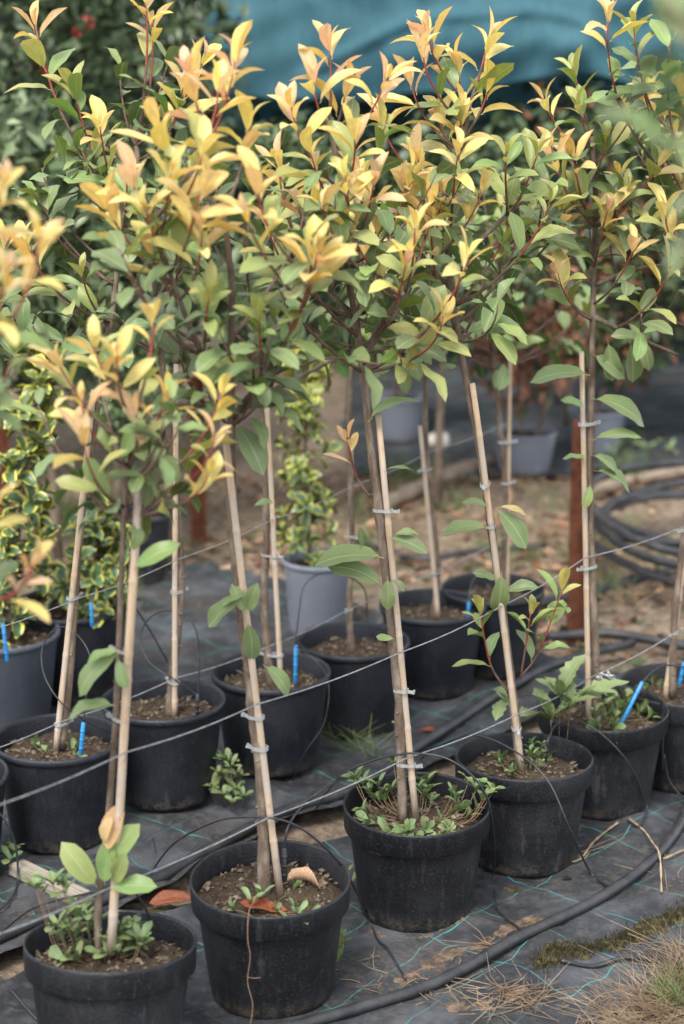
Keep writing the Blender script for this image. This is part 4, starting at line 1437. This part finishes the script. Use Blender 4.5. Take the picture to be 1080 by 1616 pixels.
weed('tiny green weed in the soil of the left second-row pot', inpot('G', [(65, 1180), (55, 1178), (110, 1188), (118, 1182), (75, 1190), (120, 1195), (60, 1170)]), soil_pt('G', 0, -.04), 14, .022)
weed('tiny seedlings in the pot at the right edge', inpot('F', [(1040, 1085), (1030, 1080), (1050, 1090), (1025, 1092)]), soil_pt('F', -.05, -.02), 15, .022)
weed('leafy green weed growing between two second-row pots', [at_z(345 + dx, 1225 + dy, .04 + h) for dx, dy, h in ((0, 0, .05), (15, 10, .02), (-5, 20, .02), (20, -12, .07), (8, 30, 0), (28, 25, .01), (35, 5, .03), (5, -20, .07), (22, 42, 0), (40, 35, 0))], at_z(358, 1262, .01), 16, .028)
weed('grassy weed at the foot of the curled-leaf pot', [gpt(530 + dx, 1515 + dy, .03) for dx, dy in ((0, 0), (4, 12), (-3, 20), (6, -6))], gpt(530, 1525, .01), 17, .04, up=.25)
weed('two pale weed leaves between front pots', [gpt(548, 1375, .04), gpt(556, 1390, .02)], gpt(555, 1395, .01), 18, .035, nl=2)
weed('small weed by the board at the left edge', [gpt(12 + dx, 1352 + dy, .03) for dx, dy in ((0, 0), (8, -8), (14, 4), (4, 12))], gpt(18, 1366, .01), 19, .03)


# grass and straw blades -------------------------------------------
def blades(mb, r, c, n, L, spread, upness, mi=0, w=.0012, bend=.4):
    for _ in range(n):
        a = r.uniform(0, 6.283)
        rad = spread * math.sqrt(r.random())
        p = c + Vector((rad * math.cos(a), rad * math.sin(a), 0))
        p.z = mat_height(p.x, p.y) + r.uniform(0, .004)
        d = (Vector((r.uniform(-1, 1), r.uniform(-1, 1), 0)).normalized() * (1 - upness) + Vector((0, 0, upness + r.uniform(-.1, .1)))).normalized()
        l = L * r.uniform(.4, 1.3)
        side = Vector((r.uniform(-1, 1), r.uniform(-1, 1), r.uniform(-.2, .3))) * bend * l
        q = p + d * l * .5 + side * .25
        e = p + d * l + side
        q.z = max(q.z, p.z)
        e.z = max(e.z, p.z - .002)
        mb.tube([p, q, e], [w, w * .9, w * .4], 3, mi, False)


gm = MB()
r = random.Random(21)
for (x, y) in ((545, 1185), (560, 1195), (530, 1170), (585, 1200)):
    blades(gm, r, gpt(x, y, 0), 10, .10, .03, .45)
tag(link('grass_tuft', gm.mesh('grass_tuft', [M['grass']])), 'sparse grass tuft beside the second-row pots', 'grass', kind='stuff')

sm = MB()
r = random.Random(22)
for (x, y, n, sp, up) in ((1065, 1600, 230, .055, .55), (1030, 1625, 180, .06, .45), (1088, 1555, 160, .045, .6), (1095, 1520, 90, .03, .5), (990, 1640, 90, .07, .15), (1100, 1620, 120, .07, .5), (950, 1612, 30, .07, .08)):
    blades(sm, r, gpt(x, y, 0), n, .075, sp, up * .6, 0, .0008, 1.0)
for (x, y) in ((1060, 1600), (1075, 1570), (1085, 1610)):
    blades(sm, r, gpt(x, y, 0), 70, .045, .04, .7, 1, .0012)
tag(link('straw', sm.mesh('straw', [M['straw'], M['grass']])), 'heap of dry straw with green blades at the bottom right corner', 'straw', kind='stuff')
sm = MB()
for (x, y, n, sp) in ((830, 1590, 60, .035), (790, 1598, 30, .05), (700, 1580, 12, .05), (560, 1545, 6, .07), (920, 1350, 8, .03), (600, 1560, 9, .07), (745, 1510, 8, .05), (1040, 1380, 6, .05), (880, 1330, 8, .04)):
    blades(sm, r, gpt(x, y, 0), n, .07, sp, .08, 0, .0009, .7)
tag(link('straw', sm.mesh('straw', [M['straw']])), 'loose dry stalks scattered over the black fabric', 'straw', kind='stuff')

# twisted dry stalk beside the sprigged pot
def vine(label, pix, rad, mat, z=.01, name='dry_stalk'):
    pts = spline([gpt(x, y, z) + Vector((0, 0, (q[0] if q else 0))) for x, y, *q in pix], 7)
    O = Vector((pts[0].x, pts[0].y, 0))
    mb = MB()
    for k in range(2):
        ph = k * 3.1
        mb.tube(local([p + Vector((math.cos(i * .9 + ph), math.sin(i * .9 + ph), .3 * math.sin(i * 1.3 + ph))) * rad * 1.1 for i, p in enumerate(pts)], O), [rad * (1 + .35 * nz(i, ph, .7)) for i in range(len(pts))], 6)
    return tag(link(name, mb.mesh(name, [M[mat]]), None, O), label, 'stalk')


vine('twisted dry straw stalk between the sprigged pot and the pipe', [(885, 1372), (915, 1362), (935, 1335), (955, 1318), (975, 1307)], .0012, 'straw')
vine('dry straw stalk bent over the pipe at right', [(992, 1305), (1015, 1320), (1028, 1348, .02), (1040, 1375, .02), (1044, 1415)], .0011, 'straw')
vine('straight dry stalk lying by the right edge', [(1048, 1362), (1075, 1352), (1100, 1342)], .0018, 'straw')

# dry root hanging down the front of pot B
O = BUILT['B'][1]
hang = [(412, 1400, -.03), (400, 1425, -.09), (393, 1440, -.145), (391, 1480, -.150), (395, 1510, -.147), (391, 1550, -.140), (399, 1585, -.135), (395, 1620, -.13)]
pts = spline([Q('B', x, y, dy) for x, y, dy in hang], 5)
mb = MB()
mb.tube(local(pts, O), .0011, 5)
i = 24
mb.tube(local([pts[i], pts[i] + Vector((.012, -.002, -.001)), pts[i] + Vector((.022, -.001, 0))], O), .0006, 4)
tag(link('dry_root', mb.mesh('dry_root', [M['rootbrown']]), None, O), 'thin brown root hanging down the front of a pot', 'root')

# ------------------------------------------------------------------ fallen leaves, board, moss, dirt
def curled_leaf(label, pos, rot, L, wid, mat, curl, fold, name='fallen_leaf'):
    me = leaf_mesh(name, wid, fold, curl, .2, M[mat], .8, .6, .12, rows=9, rr=random.Random(len(label)))
    o = tag(link(name, me, None, pos), label, 'leaf', 'dry fallen leaves')
    o.rotation_euler = rot
    o.scale = (L,) * 3
    so = o.modifiers.new('thickness', 'SOLIDIFY')
    so.thickness = .012
    return o


curled_leaf('rust-brown fallen leaf lying between the two nearest pots', gpt(306, 1424, .022), (R(-34), R(4), R(182)), .088, .36, 'deadleaf', .25, .35)
curled_leaf('small brown fallen leaf by the bottom-left pot', gpt(48, 1548, .012), (R(20), R(-20), R(110)), .034, .62, 'deadleaf', .9, .6)
curled_leaf('orange-brown leaf pressed against the inside rim of a pot', at_z(455, 1438, .205), (R(-18), R(-3), R(172)), .085, .34, 'deadleaf', -.3, .3)
curled_leaf('curled tan dry leaf standing on potting soil', at_z(452, 1392, .212), (R(-48), R(-10), R(4)), .070, .52, 'tanleaf', 1.5, 1.1)
curled_leaf('rust leaf lying behind the weedy pot beside the pipe', gpt(662, 1158, .012), (R(10), R(5), R(10)), .05, .35, 'deadleaf', .3, .4)
curled_leaf('pale green fallen leaf on the black fabric', gpt(886, 1392, .008), (R(6), R(0), R(5)), .022, .4, 'moss', .3, .3)
curled_leaf('tiny brown leaf beside the nearest pot', gpt(292, 1550, .008), (R(6), R(0), R(25)), .018, .5, 'deadleaf', .3, .3)

bp = gpt(78, 1400, .012)
mb = MB()
mb.box((0, 0, 0), (.20, .036, .022))
for k in (-.05, .02, .07):
    mb.box((k, 0, .0112), (.05, .0015, .0006))
o = tag(link('wooden_board', mb.mesh('wooden_board', [M['wood']], False), None, bp), 'weathered grey wooden board lying behind the bottom-left pot', 'board')
o.rotation_euler = (0, R(2), R(-40))
bv = o.modifiers.new('bevel', 'BEVEL')
bv.width = .002
bv.segments = 2


def patch(label, pix, width, h, mat, seed, name='moss_patch', cat='moss'):
    """low irregular mound following a pixel path on the fabric"""
    ctr = [gpt(x, y, 0) for x, y in pix]
    x0, x1 = min(p.x for p in ctr) - width, max(p.x for p in ctr) + width
    y0, y1 = min(p.y for p in ctr) - width, max(p.y for p in ctr) + width
    st = .006
    nx_, ny_ = int((x1 - x0) / st) + 1, int((y1 - y0) / st) + 1
    line = spline(ctr, 6)
    mb = MB()
    idx = {}
    for j in range(ny_):
        for i in range(nx_):
            x, y = x0 + i * st, y0 + j * st
            d = min(math.hypot(x - p.x, y - p.y) for p in line)
            e = 1 - d / width + .8 * nz(x, y, 20, seed) + .55 * nz(x, y, 55, seed)
            if e < -.25:
                continue
            z = mat_height(x, y) - .003 + max(-.003, h * min(1, e * 1.2)) + .0035 * nz(x, y, 120, seed) + .0025 * nz(x, y, 260, seed)
            idx[(i, j)] = len(mb.v)
            mb.v.append((x, y, z))
    for (i, j) in idx:
        q = [(i, j), (i + 1, j), (i + 1, j + 1), (i, j + 1)]
        if all(k in idx for k in q):
            mb.f.append(tuple(idx[k] for k in q))
            mb.m.append(0)
    return tag(link(name, mb.mesh(name, [M[mat]])), label, cat, kind='stuff')


patch('long moss patch on the fabric beside the pipe', [(855, 1543), (900, 1520), (960, 1502), (1020, 1478), (1085, 1450)], .030, .010, 'moss', 3)
fz = MB()
r = random.Random(33)
mp_ = spline([gpt(x, y, 0) for x, y in [(855, 1543), (900, 1520), (960, 1502), (1020, 1478), (1085, 1450)]], 8)
for _ in range(1500):
    q = r.choice(mp_) + Vector((r.gauss(0, .013), r.gauss(0, .013), 0))
    q.z = mat_height(q.x, q.y) + .002
    t_ = q + Vector((r.uniform(-.004, .004), r.uniform(-.004, .004), r.uniform(.004, .011)))
    fz.tube([q, t_], [.0011, .0005], 3, 0, False)
tag(link('moss_tuft', fz.mesh('moss_tuft', [M['moss']])), 'fuzzy moss shoots on the long moss patch', 'moss', kind='stuff')
patch('small moss spot on the fabric near a pot', [(805, 1412), (818, 1415)], .014, .005, 'moss', 5)
patch('dry dirt along the near side of the pipe', [(700, 1520), (750, 1505), (800, 1480), (850, 1468)], .024, .005, 'dirt', 7, 'dirt_patch', 'dirt')
patch('dry dirt by the weedy pot', [(630, 1560), (660, 1545), (690, 1530)], .02, .004, 'dirt', 8, 'dirt_patch', 'dirt')
patch('dirt and moss under the front pipe', [(720, 1600), (780, 1595), (830, 1585)], .026, .006, 'dirt', 9, 'dirt_patch', 'dirt')
patch('mossy dirt between the nearest pots', [(250, 1445), (285, 1440), (310, 1450)], .03, .006, 'moss', 10)
patch('dirt rubbing along the foot of the weedy pot', [(575, 1475), (640, 1490), (700, 1480), (755, 1450)], .010, .004, 'dirt', 11, 'dirt_patch', 'dirt')

#@@PART4

# ================================================================== BACKGROUND
# ------------------------------------------------------------------ variegated shrubs in pots


def varieg_shrub(label, px, py, Y, pot_scale, kind, axis, width, n, size, seed, topbright=.0, name='potted_shrub'):
    r = random.Random(seed)
    c = at_y(px, py, Y)
    hs_ = c.z / (.22 * pot_scale) if c.z > .1 else 1.0
    O = Vector((c.x, Y, max(.004, mat_height(c.x, Y))))
    root = thing(name, label, 'potted shrub', O, 'variegated shrubs in pots')
    make_pot(root, kind, (0, 0), pot_scale, True, seed, .19, max(.8, min(1.3, hs_)))
    top = [at_y(x, y, Y) for x, y in axis]
    pts = spline(top, 6)
    mb = MB()
    mb.tube(local(pts, O), [.007 * (1 - .6 * i / len(pts)) for i in range(len(pts))], 7)
    stem = link('stem', mb.mesh('stem', [M['bark']]), root)
    N = len(pts)
    jobs = []
    for k in range(n // 7):
        f = (k + r.random()) / (n // 7)
        p = pts[min(N - 1, int(f * (N - 1)))]
        ww = width * (1.0 - .45 * f) * r.uniform(.35, 1.0)
        a = r.uniform(0, 6.28)
        tip = p + Vector((math.cos(a) * ww, math.sin(a) * ww, r.uniform(.0, .05)))
        tw = MB()
        tw.tube(local([p, p.lerp(tip, .5) + Vector((0, 0, .006)), tip], O), [.0022, .0018, .0012], 5)
        jobs.append((tip, (tip - p).normalized(), f, link('branch', tw.mesh('branch', [M['bark']]), root)))
    for tip, t, f, b in jobs:
        t = (t + Vector((0, 0, .7))).normalized()
        ref = t.orthogonal().normalized()
        bn = t.cross(ref)
        ph = r.uniform(0, 6.28)
        for i in range(7):
            ph += 2.4
            ang = R(28 + 10 * i + r.uniform(-12, 12))
            pr = ref * math.cos(ph) + bn * math.sin(ph)
            d = t * math.cos(ang) + pr * math.sin(ang)
            nn = t * math.sin(ang) - pr * math.cos(ang)
            k = r.uniform(.7, 1.2)
            yl = topbright * f ** 2.5
            put_leaf(b, O, r.choice(VARIEG), tip - t * (.006 * i), d, nn, size * r.uniform(.75, 1.2), (.050 * k + .30 * yl, .095 * k + .26 * yl, .042 * k + .02 * yl, 0))
    return root


varieg_shrub('tall variegated shrub in big slate-grey pot at the left edge', 0, 1010, 4.22, 1.08, 'slate', [(10, 1020), (25, 900), (35, 780), (55, 660), (62, 560)], .085, 294, .054, 31, .3)
varieg_shrub('low wide variegated shrub in dark pot behind the left stakes', 112, 958, 4.42, 1.08, 'lip', [(130, 980), (140, 930), (150, 880), (160, 835)], .15, 294, .050, 32)
varieg_shrub('yellow-topped variegated shrub in small grey pot behind the second row', 503, 882, 4.92, .76, 'grey', [(488, 880), (486, 800), (482, 700), (480, 620), (470, 560)], .10, 294, .045, 33, .6)

# ------------------------------------------------------------------ leaf masses for distant shrubs


def leaf_cloud(mb, r, c, rad, n, size, nm, wts=None, shell=.35, droop=.2, dens_seed=0.0):
    k = 0
    tries = 0
    while k < n and tries < n * 6:
        tries += 1
        v = rnd_unit(r) * (shell + (1 - shell) * r.random()) ** .6
        p = Vector((c[0] + v.x * rad[0], c[1] + v.y * rad[1], c[2] + v.z * rad[2]))
        if p.z < .02:
            continue
        if mnoise.noise(p * (2.6 / max(.25, min(rad))) + Vector((dens_seed, 0, 0))) < -.12 and r.random() < .8:
            continue
        d = (Vector(v) * .5 + rnd_unit(r) + Vector((0, 0, -droop))).normalized()
        nn = (Vector((0, 0, 1)) + rnd_unit(r) * .8)
        nn = (nn - d * nn.dot(d))
        if nn.length < 1e-3:
            continue
        nn.normalize()
        y = nn.cross(d)
        L = size * r.uniform(.6, 1.3)
        w = L * .22
        mid = p + d * L * .5 - nn * L * .03
        vs_ = [p, p + d * L * .42 + y * w + nn * w * .3, mid, p + d * L * .42 - y * w + nn * w * .3, p + d * L - nn * L * .12]
        mi = r.choices(range(nm), wts)[0] if nm > 1 else 0
        mb.add([tuple(q) for q in vs_], [(0, 1, 2), (0, 2, 3), (1, 4, 2), (2, 4, 3)], mi)
        k += 1


def shrub(label, blobs, mats, wts, n, size, seed, stems, extra=None, name='shrub', cat='shrub', shell=.35):
    r = random.Random(seed)
    O = Vector((stems[0][0][0], stems[0][0][1], 0))
    root = thing(name, label, cat, O)
    for st in stems:
        mb = MB()
        pts = spline([Vector(p) for p in st], 5)
        mb.tube(local(pts, O), [.018 * (1 - .7 * i / len(pts)) for i in range(len(pts))], 7)
        link('stem', mb.mesh('stem', [M['bark']]), root)
    mb = MB()
    tot = sum(b[1][0] * b[1][1] * b[1][2] for b in blobs)
    for (c, rad) in blobs:
        leaf_cloud(mb, r, c, rad, int(n * rad[0] * rad[1] * rad[2] / tot), size, len(mats), wts, shell, .2, seed)
    mb.v = [tuple(Vector(v) - O) for v in mb.v]
    f = link('foliage', mb.mesh('foliage', [M[m] for m in mats]), root)
    f['kind'] = 'stuff'
    if extra:
        for (p, s) in extra:
            fb_ = MB()
            for _ in range(9):
                d = rnd_unit(r)
                q = Vector(p) + d * s * .5 - O
                y = d.orthogonal().normalized()
                x = d.cross(y)
                fb_.add([tuple(q + y * s * .5), tuple(q + d * s * .6 + x * s * .4), tuple(q - y * s * .5), tuple(q + d * s * .3 - x * s * .45)], [(0, 1, 2), (0, 2, 3)])
            link('flower', fb_.mesh('flower', [M['flower']]), root)
    return root


# big dark flowering hedge at the upper left
fl = [(at_y(75, 108, 6.3), .026), (at_y(140, 36, 6.35), .022), (at_y(122, 52, 6.35), .018), (at_y(62, 95, 6.3), .012)]
shrub('big dark hedge shrub with red flowers at the upper left', [((-1.35, 6.8, 1.45), (.72, .62, .95)), ((-.75, 7.1, 1.35), (.42, .55, .95)), ((-1.9, 6.6, 1.2), (.7, .7, 1.1)), ((-1.0, 6.9, .8), (.7, .6, .6))],
      ['hedge_a', 'hedge_b', 'hedge_c'], [6, 3, .6], 15000, .075, 51, [[(-1.2, 6.9, 0), (-1.25, 6.9, .8), (-1.35, 6.8, 1.8)], [(-.8, 7.1, 0), (-.78, 7.1, .8), (-.7, 7.1, 1.6)], [(-1.8, 6.7, 0), (-1.9, 6.7, 1.0)]], fl)
shrub('pale-leaved loose shrub behind the left trees', [((-.98, 5.55, 1.05), (.34, .3, .42)), ((-.70, 5.75, .95), (.3, .3, .4))], ['hedge_b', 'hedge_c', 'hedge_a'], [4, 3, 2], 2300, .075, 52,
      [[(-.9, 5.6, 0), (-.92, 5.6, .6), (-.98, 5.55, 1.1)], [(-.72, 5.7, 0), (-.7, 5.7, .9)]])
shrub('mid green shrub behind the middle trees', [((-.18, 6.1, .98), (.42, .35, .38)), ((.35, 6.2, 1.0), (.4, .35, .36))], ['hedge_a', 'hedge_b', 'hedge_c'], [4, 4, 1], 3000, .075, 53,
      [[(-.15, 6.1, 0), (-.18, 6.1, .9)], [(.33, 6.2, 0), (.35, 6.2, .95)]])


def far_pot(label, px, ytop, ybot, w, seed, crown=None, kind='grey', name='potted_shrub', mats=('brownleaf', 'hedge_a'), wts=(5, 2), n=1400, stems=2, size=.06):
    g = at_z(px, ybot, .01)
    Y = g.y + w * .4
    z = at_y(px, ytop, Y).z
    O = Vector((at_y(px, ybot, Y).x, Y, .012))
    root = thing(name, label, 'potted shrub', O, 'pots far behind the rows')
    sc_ = w / .272
    make_pot(root, kind, (0, 0), sc_, True, seed, .185, max(.7, min(1.7, z / (.22 * sc_))))
    r = random.Random(seed)
    hz = max(.15, z) - O.z
    for k in range(stems):
        mb = MB()
        b = Vector((r.uniform(-.05, .05), r.uniform(-.04, .04), hz - .04))
        mb.tube(spline([b, b + Vector((r.uniform(-.05, .05), 0, .35)), b + Vector((r.uniform(-.12, .12), 0, .75))], 5), .009, 7)
        link('stem', mb.mesh('stem', [M['bark']]), root)
    if crown:
        mb = MB()
        leaf_cloud(mb, r, crown[0], crown[1], n, size, len(mats), wts, .2, .5, seed)
        mb.v = [tuple(Vector(v)) for v in mb.v]
        mb.v = [tuple(Vector(v)) for v in mb.v]
        f = link('foliage', mb.mesh('foliage', [M[m] for m in mats]), root)
        f['kind'] = 'stuff'
    return root


far_pot('light grey pot farthest back between the trunks, green plant', 632, 628, 700, .215, 61, ((0, 0, .72), (.26, .22, .34)), mats=('hedge_a', 'hedge_b', 'hedge_c'), wts=(3, 3, 1))
far_pot('grey pot with russet-leaved shrub, beside the white stone', 826, 684, 752, .255, 62, ((0, 0, .55), (.25, .22, .32)), size=.05)
far_pot('grey pot mostly hidden by the rusty post', 940, 650, 722, .235, 63, ((.05, 0, .62), (.32, .24, .35)), mats=('hedge_a', 'brownleaf', 'hedge_b'), wts=(5, 2, 2))
far_pot('tall black pot standing behind the small front tree', 226, 815, 925, .19, 64, ((0, 0, .55), (.14, .12, .2)), kind='lip', mats=('hedge_b', 'hedge_c', 'hedge_a'), wts=(4, 2, 2), n=400, stems=1)

shrub('dark shrub with russet leaves at the right behind the post', [((1.45, 7.3, .95), (.55, .5, .45)), ((.95, 7.6, 1.0), (.45, .4, .4))], ['hedge_a', 'hedge_b', 'brownleaf'], [5, 3, 1.4], 3600, .08, 65, [[(1.45, 7.3, 0), (1.4, 7.3, .8)], [(.95, 7.6, 0), (.97, 7.6, .9)]])

# ------------------------------------------------------------------ teal shade house: hung cloth in front, dark inside


def cloth(fn, nu, nv):
    mb = MB()
    for j in range(nv + 1):
        for i in range(nu + 1):
            mb.v.append(tuple(fn(i / nu, j / nv)))
    for j in range(nv):
        for i in range(nu):
            a = j * (nu + 1) + i
            mb.f.append((a, a + 1, a + nu + 2, a + nu + 1))
            mb.m.append(0)
    return mb


NX0, NX1, NY, NZ0, NZ1 = -.60, 4.2, 8.3, 1.375, 2.75


def curtain(u, v):
    x = NX0 + (NX1 - NX0) * u
    z = NZ0 + (NZ1 - NZ0) * v
    fold = .05 * math.sin(x * 5.0 + 1.2 * math.sin(z * 2.1)) * (1 - .5 * v) + .03 * nz(x, z, 2.2, 3) + .04 * nz(x, z, 7, 4) + .03 * abs(nz(x * 2.2 + z, z * .6, 3.0, 8))
    # sagging swag: a crease that arches across the cloth
    arch = 1.70 - .16 * ((x - .55) / .6) ** 2
    crease = -.03 * math.exp(-((z - arch) / .02) ** 2) if -.2 < x < 1.5 else 0
    belly = -.05 * math.exp(-((z - (arch - .13)) / .10) ** 2)
    sag = -.05 * math.sin(u * 14.0) * (1 - v) + .05 * nz(x, 0, 2.5, 6) * (1 - v)
    return Vector((x, NY + fold + crease + belly, z + sag))


sh = thing('shade_house', 'teal shade cloth hung across the top behind the trees', 'shade cloth', (NX0, NY, 0))
sho = Vector((NX0, NY, 0))
for nm, mb in (('curtain', cloth(curtain, 150, 60)),
               ('roof', cloth(lambda u, v: Vector((NX0 + (NX1 - NX0) * u, NY + 3.6 * v, NZ1 + .5 * math.sin(math.pi * v) - .06 * math.sin(u * 12) ** 2)), 40, 16)),
               ('back_cloth', cloth(lambda u, v: Vector((NX0 + (NX1 - NX0) * u, NY + 3.6 + .05 * math.sin(u * 60), .02 + (NZ1 - .02) * v)), 60, 8)),
               ('side_cloth', cloth(lambda u, v: Vector((NX0 + .02 * math.sin(u * 30), NY + .1 + 3.5 * u, .02 + (NZ1 - .02) * v)), 30, 8))):
    mb.v = [tuple(Vector(v) - sho) for v in mb.v]
    link(nm, mb.mesh(nm, [M['net']]), sh)
for x in (NX0 + .03, 1.4, 3.2):
    mb = MB()
    mb.tube([Vector((x, NY + .12, 0)) - sho, Vector((x, NY + .12, NZ1)) - sho], .022, 8)
    link('post', mb.mesh('post', [M['rust']]), sh)
mb = MB()
mb.tube([Vector((NX0, NY + .03, NZ1)) - sho, Vector((NX1, NY + .03, NZ1)) - sho], .012, 8)
link('top_rail', mb.mesh('top_rail', [M['rust']]), sh)

r = random.Random(77)
shrub('dark leafy plants standing under the teal shade cloth', [((.1, 9.4, .8), (.7, .5, .75)), ((1.2, 9.2, .75), (.8, .5, .7)), ((2.3, 9.3, .8), (.8, .5, .75))], ['hedge_a', 'hedge_b'], [5, 2], 6000, .085, 66,
      [[(.1, 9.4, 0), (.1, 9.4, .8)], [(1.2, 9.2, 0), (1.2, 9.2, .8)], [(2.3, 9.3, 0), (2.3, 9.3, .8)]])
# distant trees closing the view
for i, (x, y, w, h) in enumerate(((-3.2, 12.0, 2.2, 3.4), (-.6, 14.0, 2.4, 3.6))):
    shrub(['dark tree directly behind the flowering hedge at far left', 'dark tree behind the left end of the teal shade cloth'][i],
          [((x, y, h * .52), (w, 1.2, h * .52))], ['hedge_a', 'hedge_b'], [5, 2], 5000, .2, 90 + i, [[(x, y, 0), (x, y, h * .7)]], None, 'tree', 'tree')

# ------------------------------------------------------------------ posts, stone, log, straw on the bare soil


def post(label, px, pyb, width, height, z_lean=0.0):
    g = at_z(px, pyb, 0)
    mb = MB()
    t = .005
    mb.box((0, 0, height / 2 - .03), (width, t, height + .06))
    mb.box((width / 2 - t / 2, -width / 2 + t * .2, height / 2 - .033), (t, width * .9, height + .05))
    o = tag(link('rusty_post', mb.mesh('rusty_post', [M['rust']], False), None, g), label, 'post', 'rusty steel posts')
    o.rotation_euler = (0, z_lean, R(20))
    return o


post('rusty steel post standing among the pots at right', 905, 1003, .045, .62)
post('rusty steel post behind the left stakes', 312, 850, .045, .55)
post('rusty steel post at the left edge of the picture', 6, 880, .06, 1.1)

sp = at_z(692, 708, .0)
mb = MB()
for i in range(9):
    for k in range(14):
        th, ph = math.pi * i / 8, 2 * math.pi * k / 14
        q = Vector((math.sin(th) * math.cos(ph), math.sin(th) * math.sin(ph), math.cos(th)))
        q *= 1 + .25 * mnoise.noise(q * 1.7)
        mb.v.append((q.x * .052, q.y * .045, q.z * .038 + .03))
for i in range(8):
    for k in range(14):
        a, b = i * 14 + k, i * 14 + (k + 1) % 14
        mb.f.append((a, a + 14, b + 14, b))
        mb.m.append(0)
tag(link('stone', mb.mesh('stone', [M['stone']]), None, sp), 'pale rounded stone on dark fabric between far pots', 'stone')


def log(label, pix, rad, seed):
    pts = spline([at_z(x, y, rad) for x, y in pix], 6)
    O = Vector((pts[0].x, pts[0].y, 0))
    mb = MB()
    mb.tube(local(pts, O), [rad * (1 + .3 * nz(i, seed, .5)) for i in range(len(pts))], 9)
    return tag(link('dry_branch', mb.mesh('dry_branch', [M['log']]), None, O), label, 'branch')


log('pale dry branch lying across the straw behind second row', [(600, 800), (660, 770), (720, 745), (780, 725)], .028, 1)
log('thick pale log on the bare soil above the hose coil', [(900, 790), (980, 762), (1060, 748), (1120, 738)], .022, 2)

sm = MB()
r = random.Random(91)
for _ in range(46):
    x, y = r.uniform(-1.2, 2.0), r.uniform(5.0, 6.7)
    if x < -.25 and y < 5.4:
        continue
    blades(sm, r, Vector((x, y, 0)), 34, .10, .20, r.uniform(.05, .3), 0, .0016, .6)
for _ in range(26):
    x, y = r.uniform(-1.2, 2.0), r.uniform(5.1, 6.9)
    blades(sm, r, Vector((x, y, 0)), 26, .09, .10, .65, 1, .0022, .4)
tag(link('straw', sm.mesh('straw', [M['straw'], M['grass']])), 'dry straw and grass littering the bare soil behind the rows', 'straw', kind='stuff')
lm = MB()
for _ in range(4200):
    x, y = r.uniform(-1.4, 2.2), r.uniform(4.7, 6.9)
    if x < .2 and y < 5.45:
        continue
    if nz(x, y, 2.2, 44) < -.15:
        continue
    p = Vector((x, y, ground_z(x, y) - .012 + r.uniform(0, .015)))
    dd = Vector((r.uniform(-1, 1), r.uniform(-1, 1), r.uniform(-.25, .5))).normalized()
    yy = dd.cross(Vector((0, 0, 1)) + rnd_unit(r) * .5).normalized()
    L = r.uniform(.02, .07)
    lm.add([tuple(p), tuple(p + dd * L * .5 + yy * L * .22), tuple(p + dd * L * .5 - Vector((0, 0, .004))), tuple(p + dd * L * .5 - yy * L * .22), tuple(p + dd * L)], [(0, 1, 2), (0, 2, 3), (1, 4, 2), (2, 4, 3)], r.choices((0, 1, 2, 3), (4, 4, 2, 2))[0])
tag(link('leaf_litter', lm.mesh('leaf_litter', [M['brownleaf'], M['tanleaf'], M['hedge_b'], M['dirt']])), 'brown leaf litter over the bare soil behind the rows', 'leaf litter', kind='stuff')
weed('green weed patch on bare soil near the hose coil', [at_z(1000 + dx, 700 + dy, .04) for dx, dy in ((0, 0), (20, 10), (-20, 8), (40, 0), (10, -10), (55, 12), (-30, 15))], at_z(1015, 715, .01), 95, .045, c_weed, SERRATE, 6)

# ------------------------------------------------------------------ a nearer tree just right of the camera: only a few leaves reach in
r = random.Random(17)
NY_ = 1.45
O = Vector((.62, NY_, mat_height(.62, NY_)))
root = thing('potted_tree', 'nearest tree, only a blurred green leaf showing at the upper right edge', 'potted tree', O, 'young trees in pots')
make_pot(root, 'band', (0, 0), 1.0, True, 1)
tp = spline([Vector((.62, NY_, .18)), Vector((.60, NY_, .7)), Vector((.61, NY_, 1.2)), Vector((.60, NY_, 1.75))], 6)
link('trunk', wood_mesh('trunk', local(tp, O), .011, .005, [M['bark']], .35, 10, 5), root)
for (x, y, dy, k) in ((1062, 200, .0, 'g'), (1080, 30, .05, 'g'), (1050, -10, .0, 'g'), (1110, 120, .0, 'g'), (1230, -150, .1, 'y'), (1300, 100, -.05, 'g'), (1500, -200, .1, 'o'), (1600, -50, .15, 'y'), (1750, 150, .1, 'g'), (1500, 300, .15, 'g'), (1400, -300, .0, 'o')):
    tip = at_y(x, y, NY_ + dy)
    o0 = min(tp, key=lambda p: abs(tip.z - p.z - .12))
    nb = make_branch(r, root, O, o0, tip, k, 9, 1.0, .0033)
    for lf in nb.children:
        if k == 'g':
            lf.color = c_green(r)
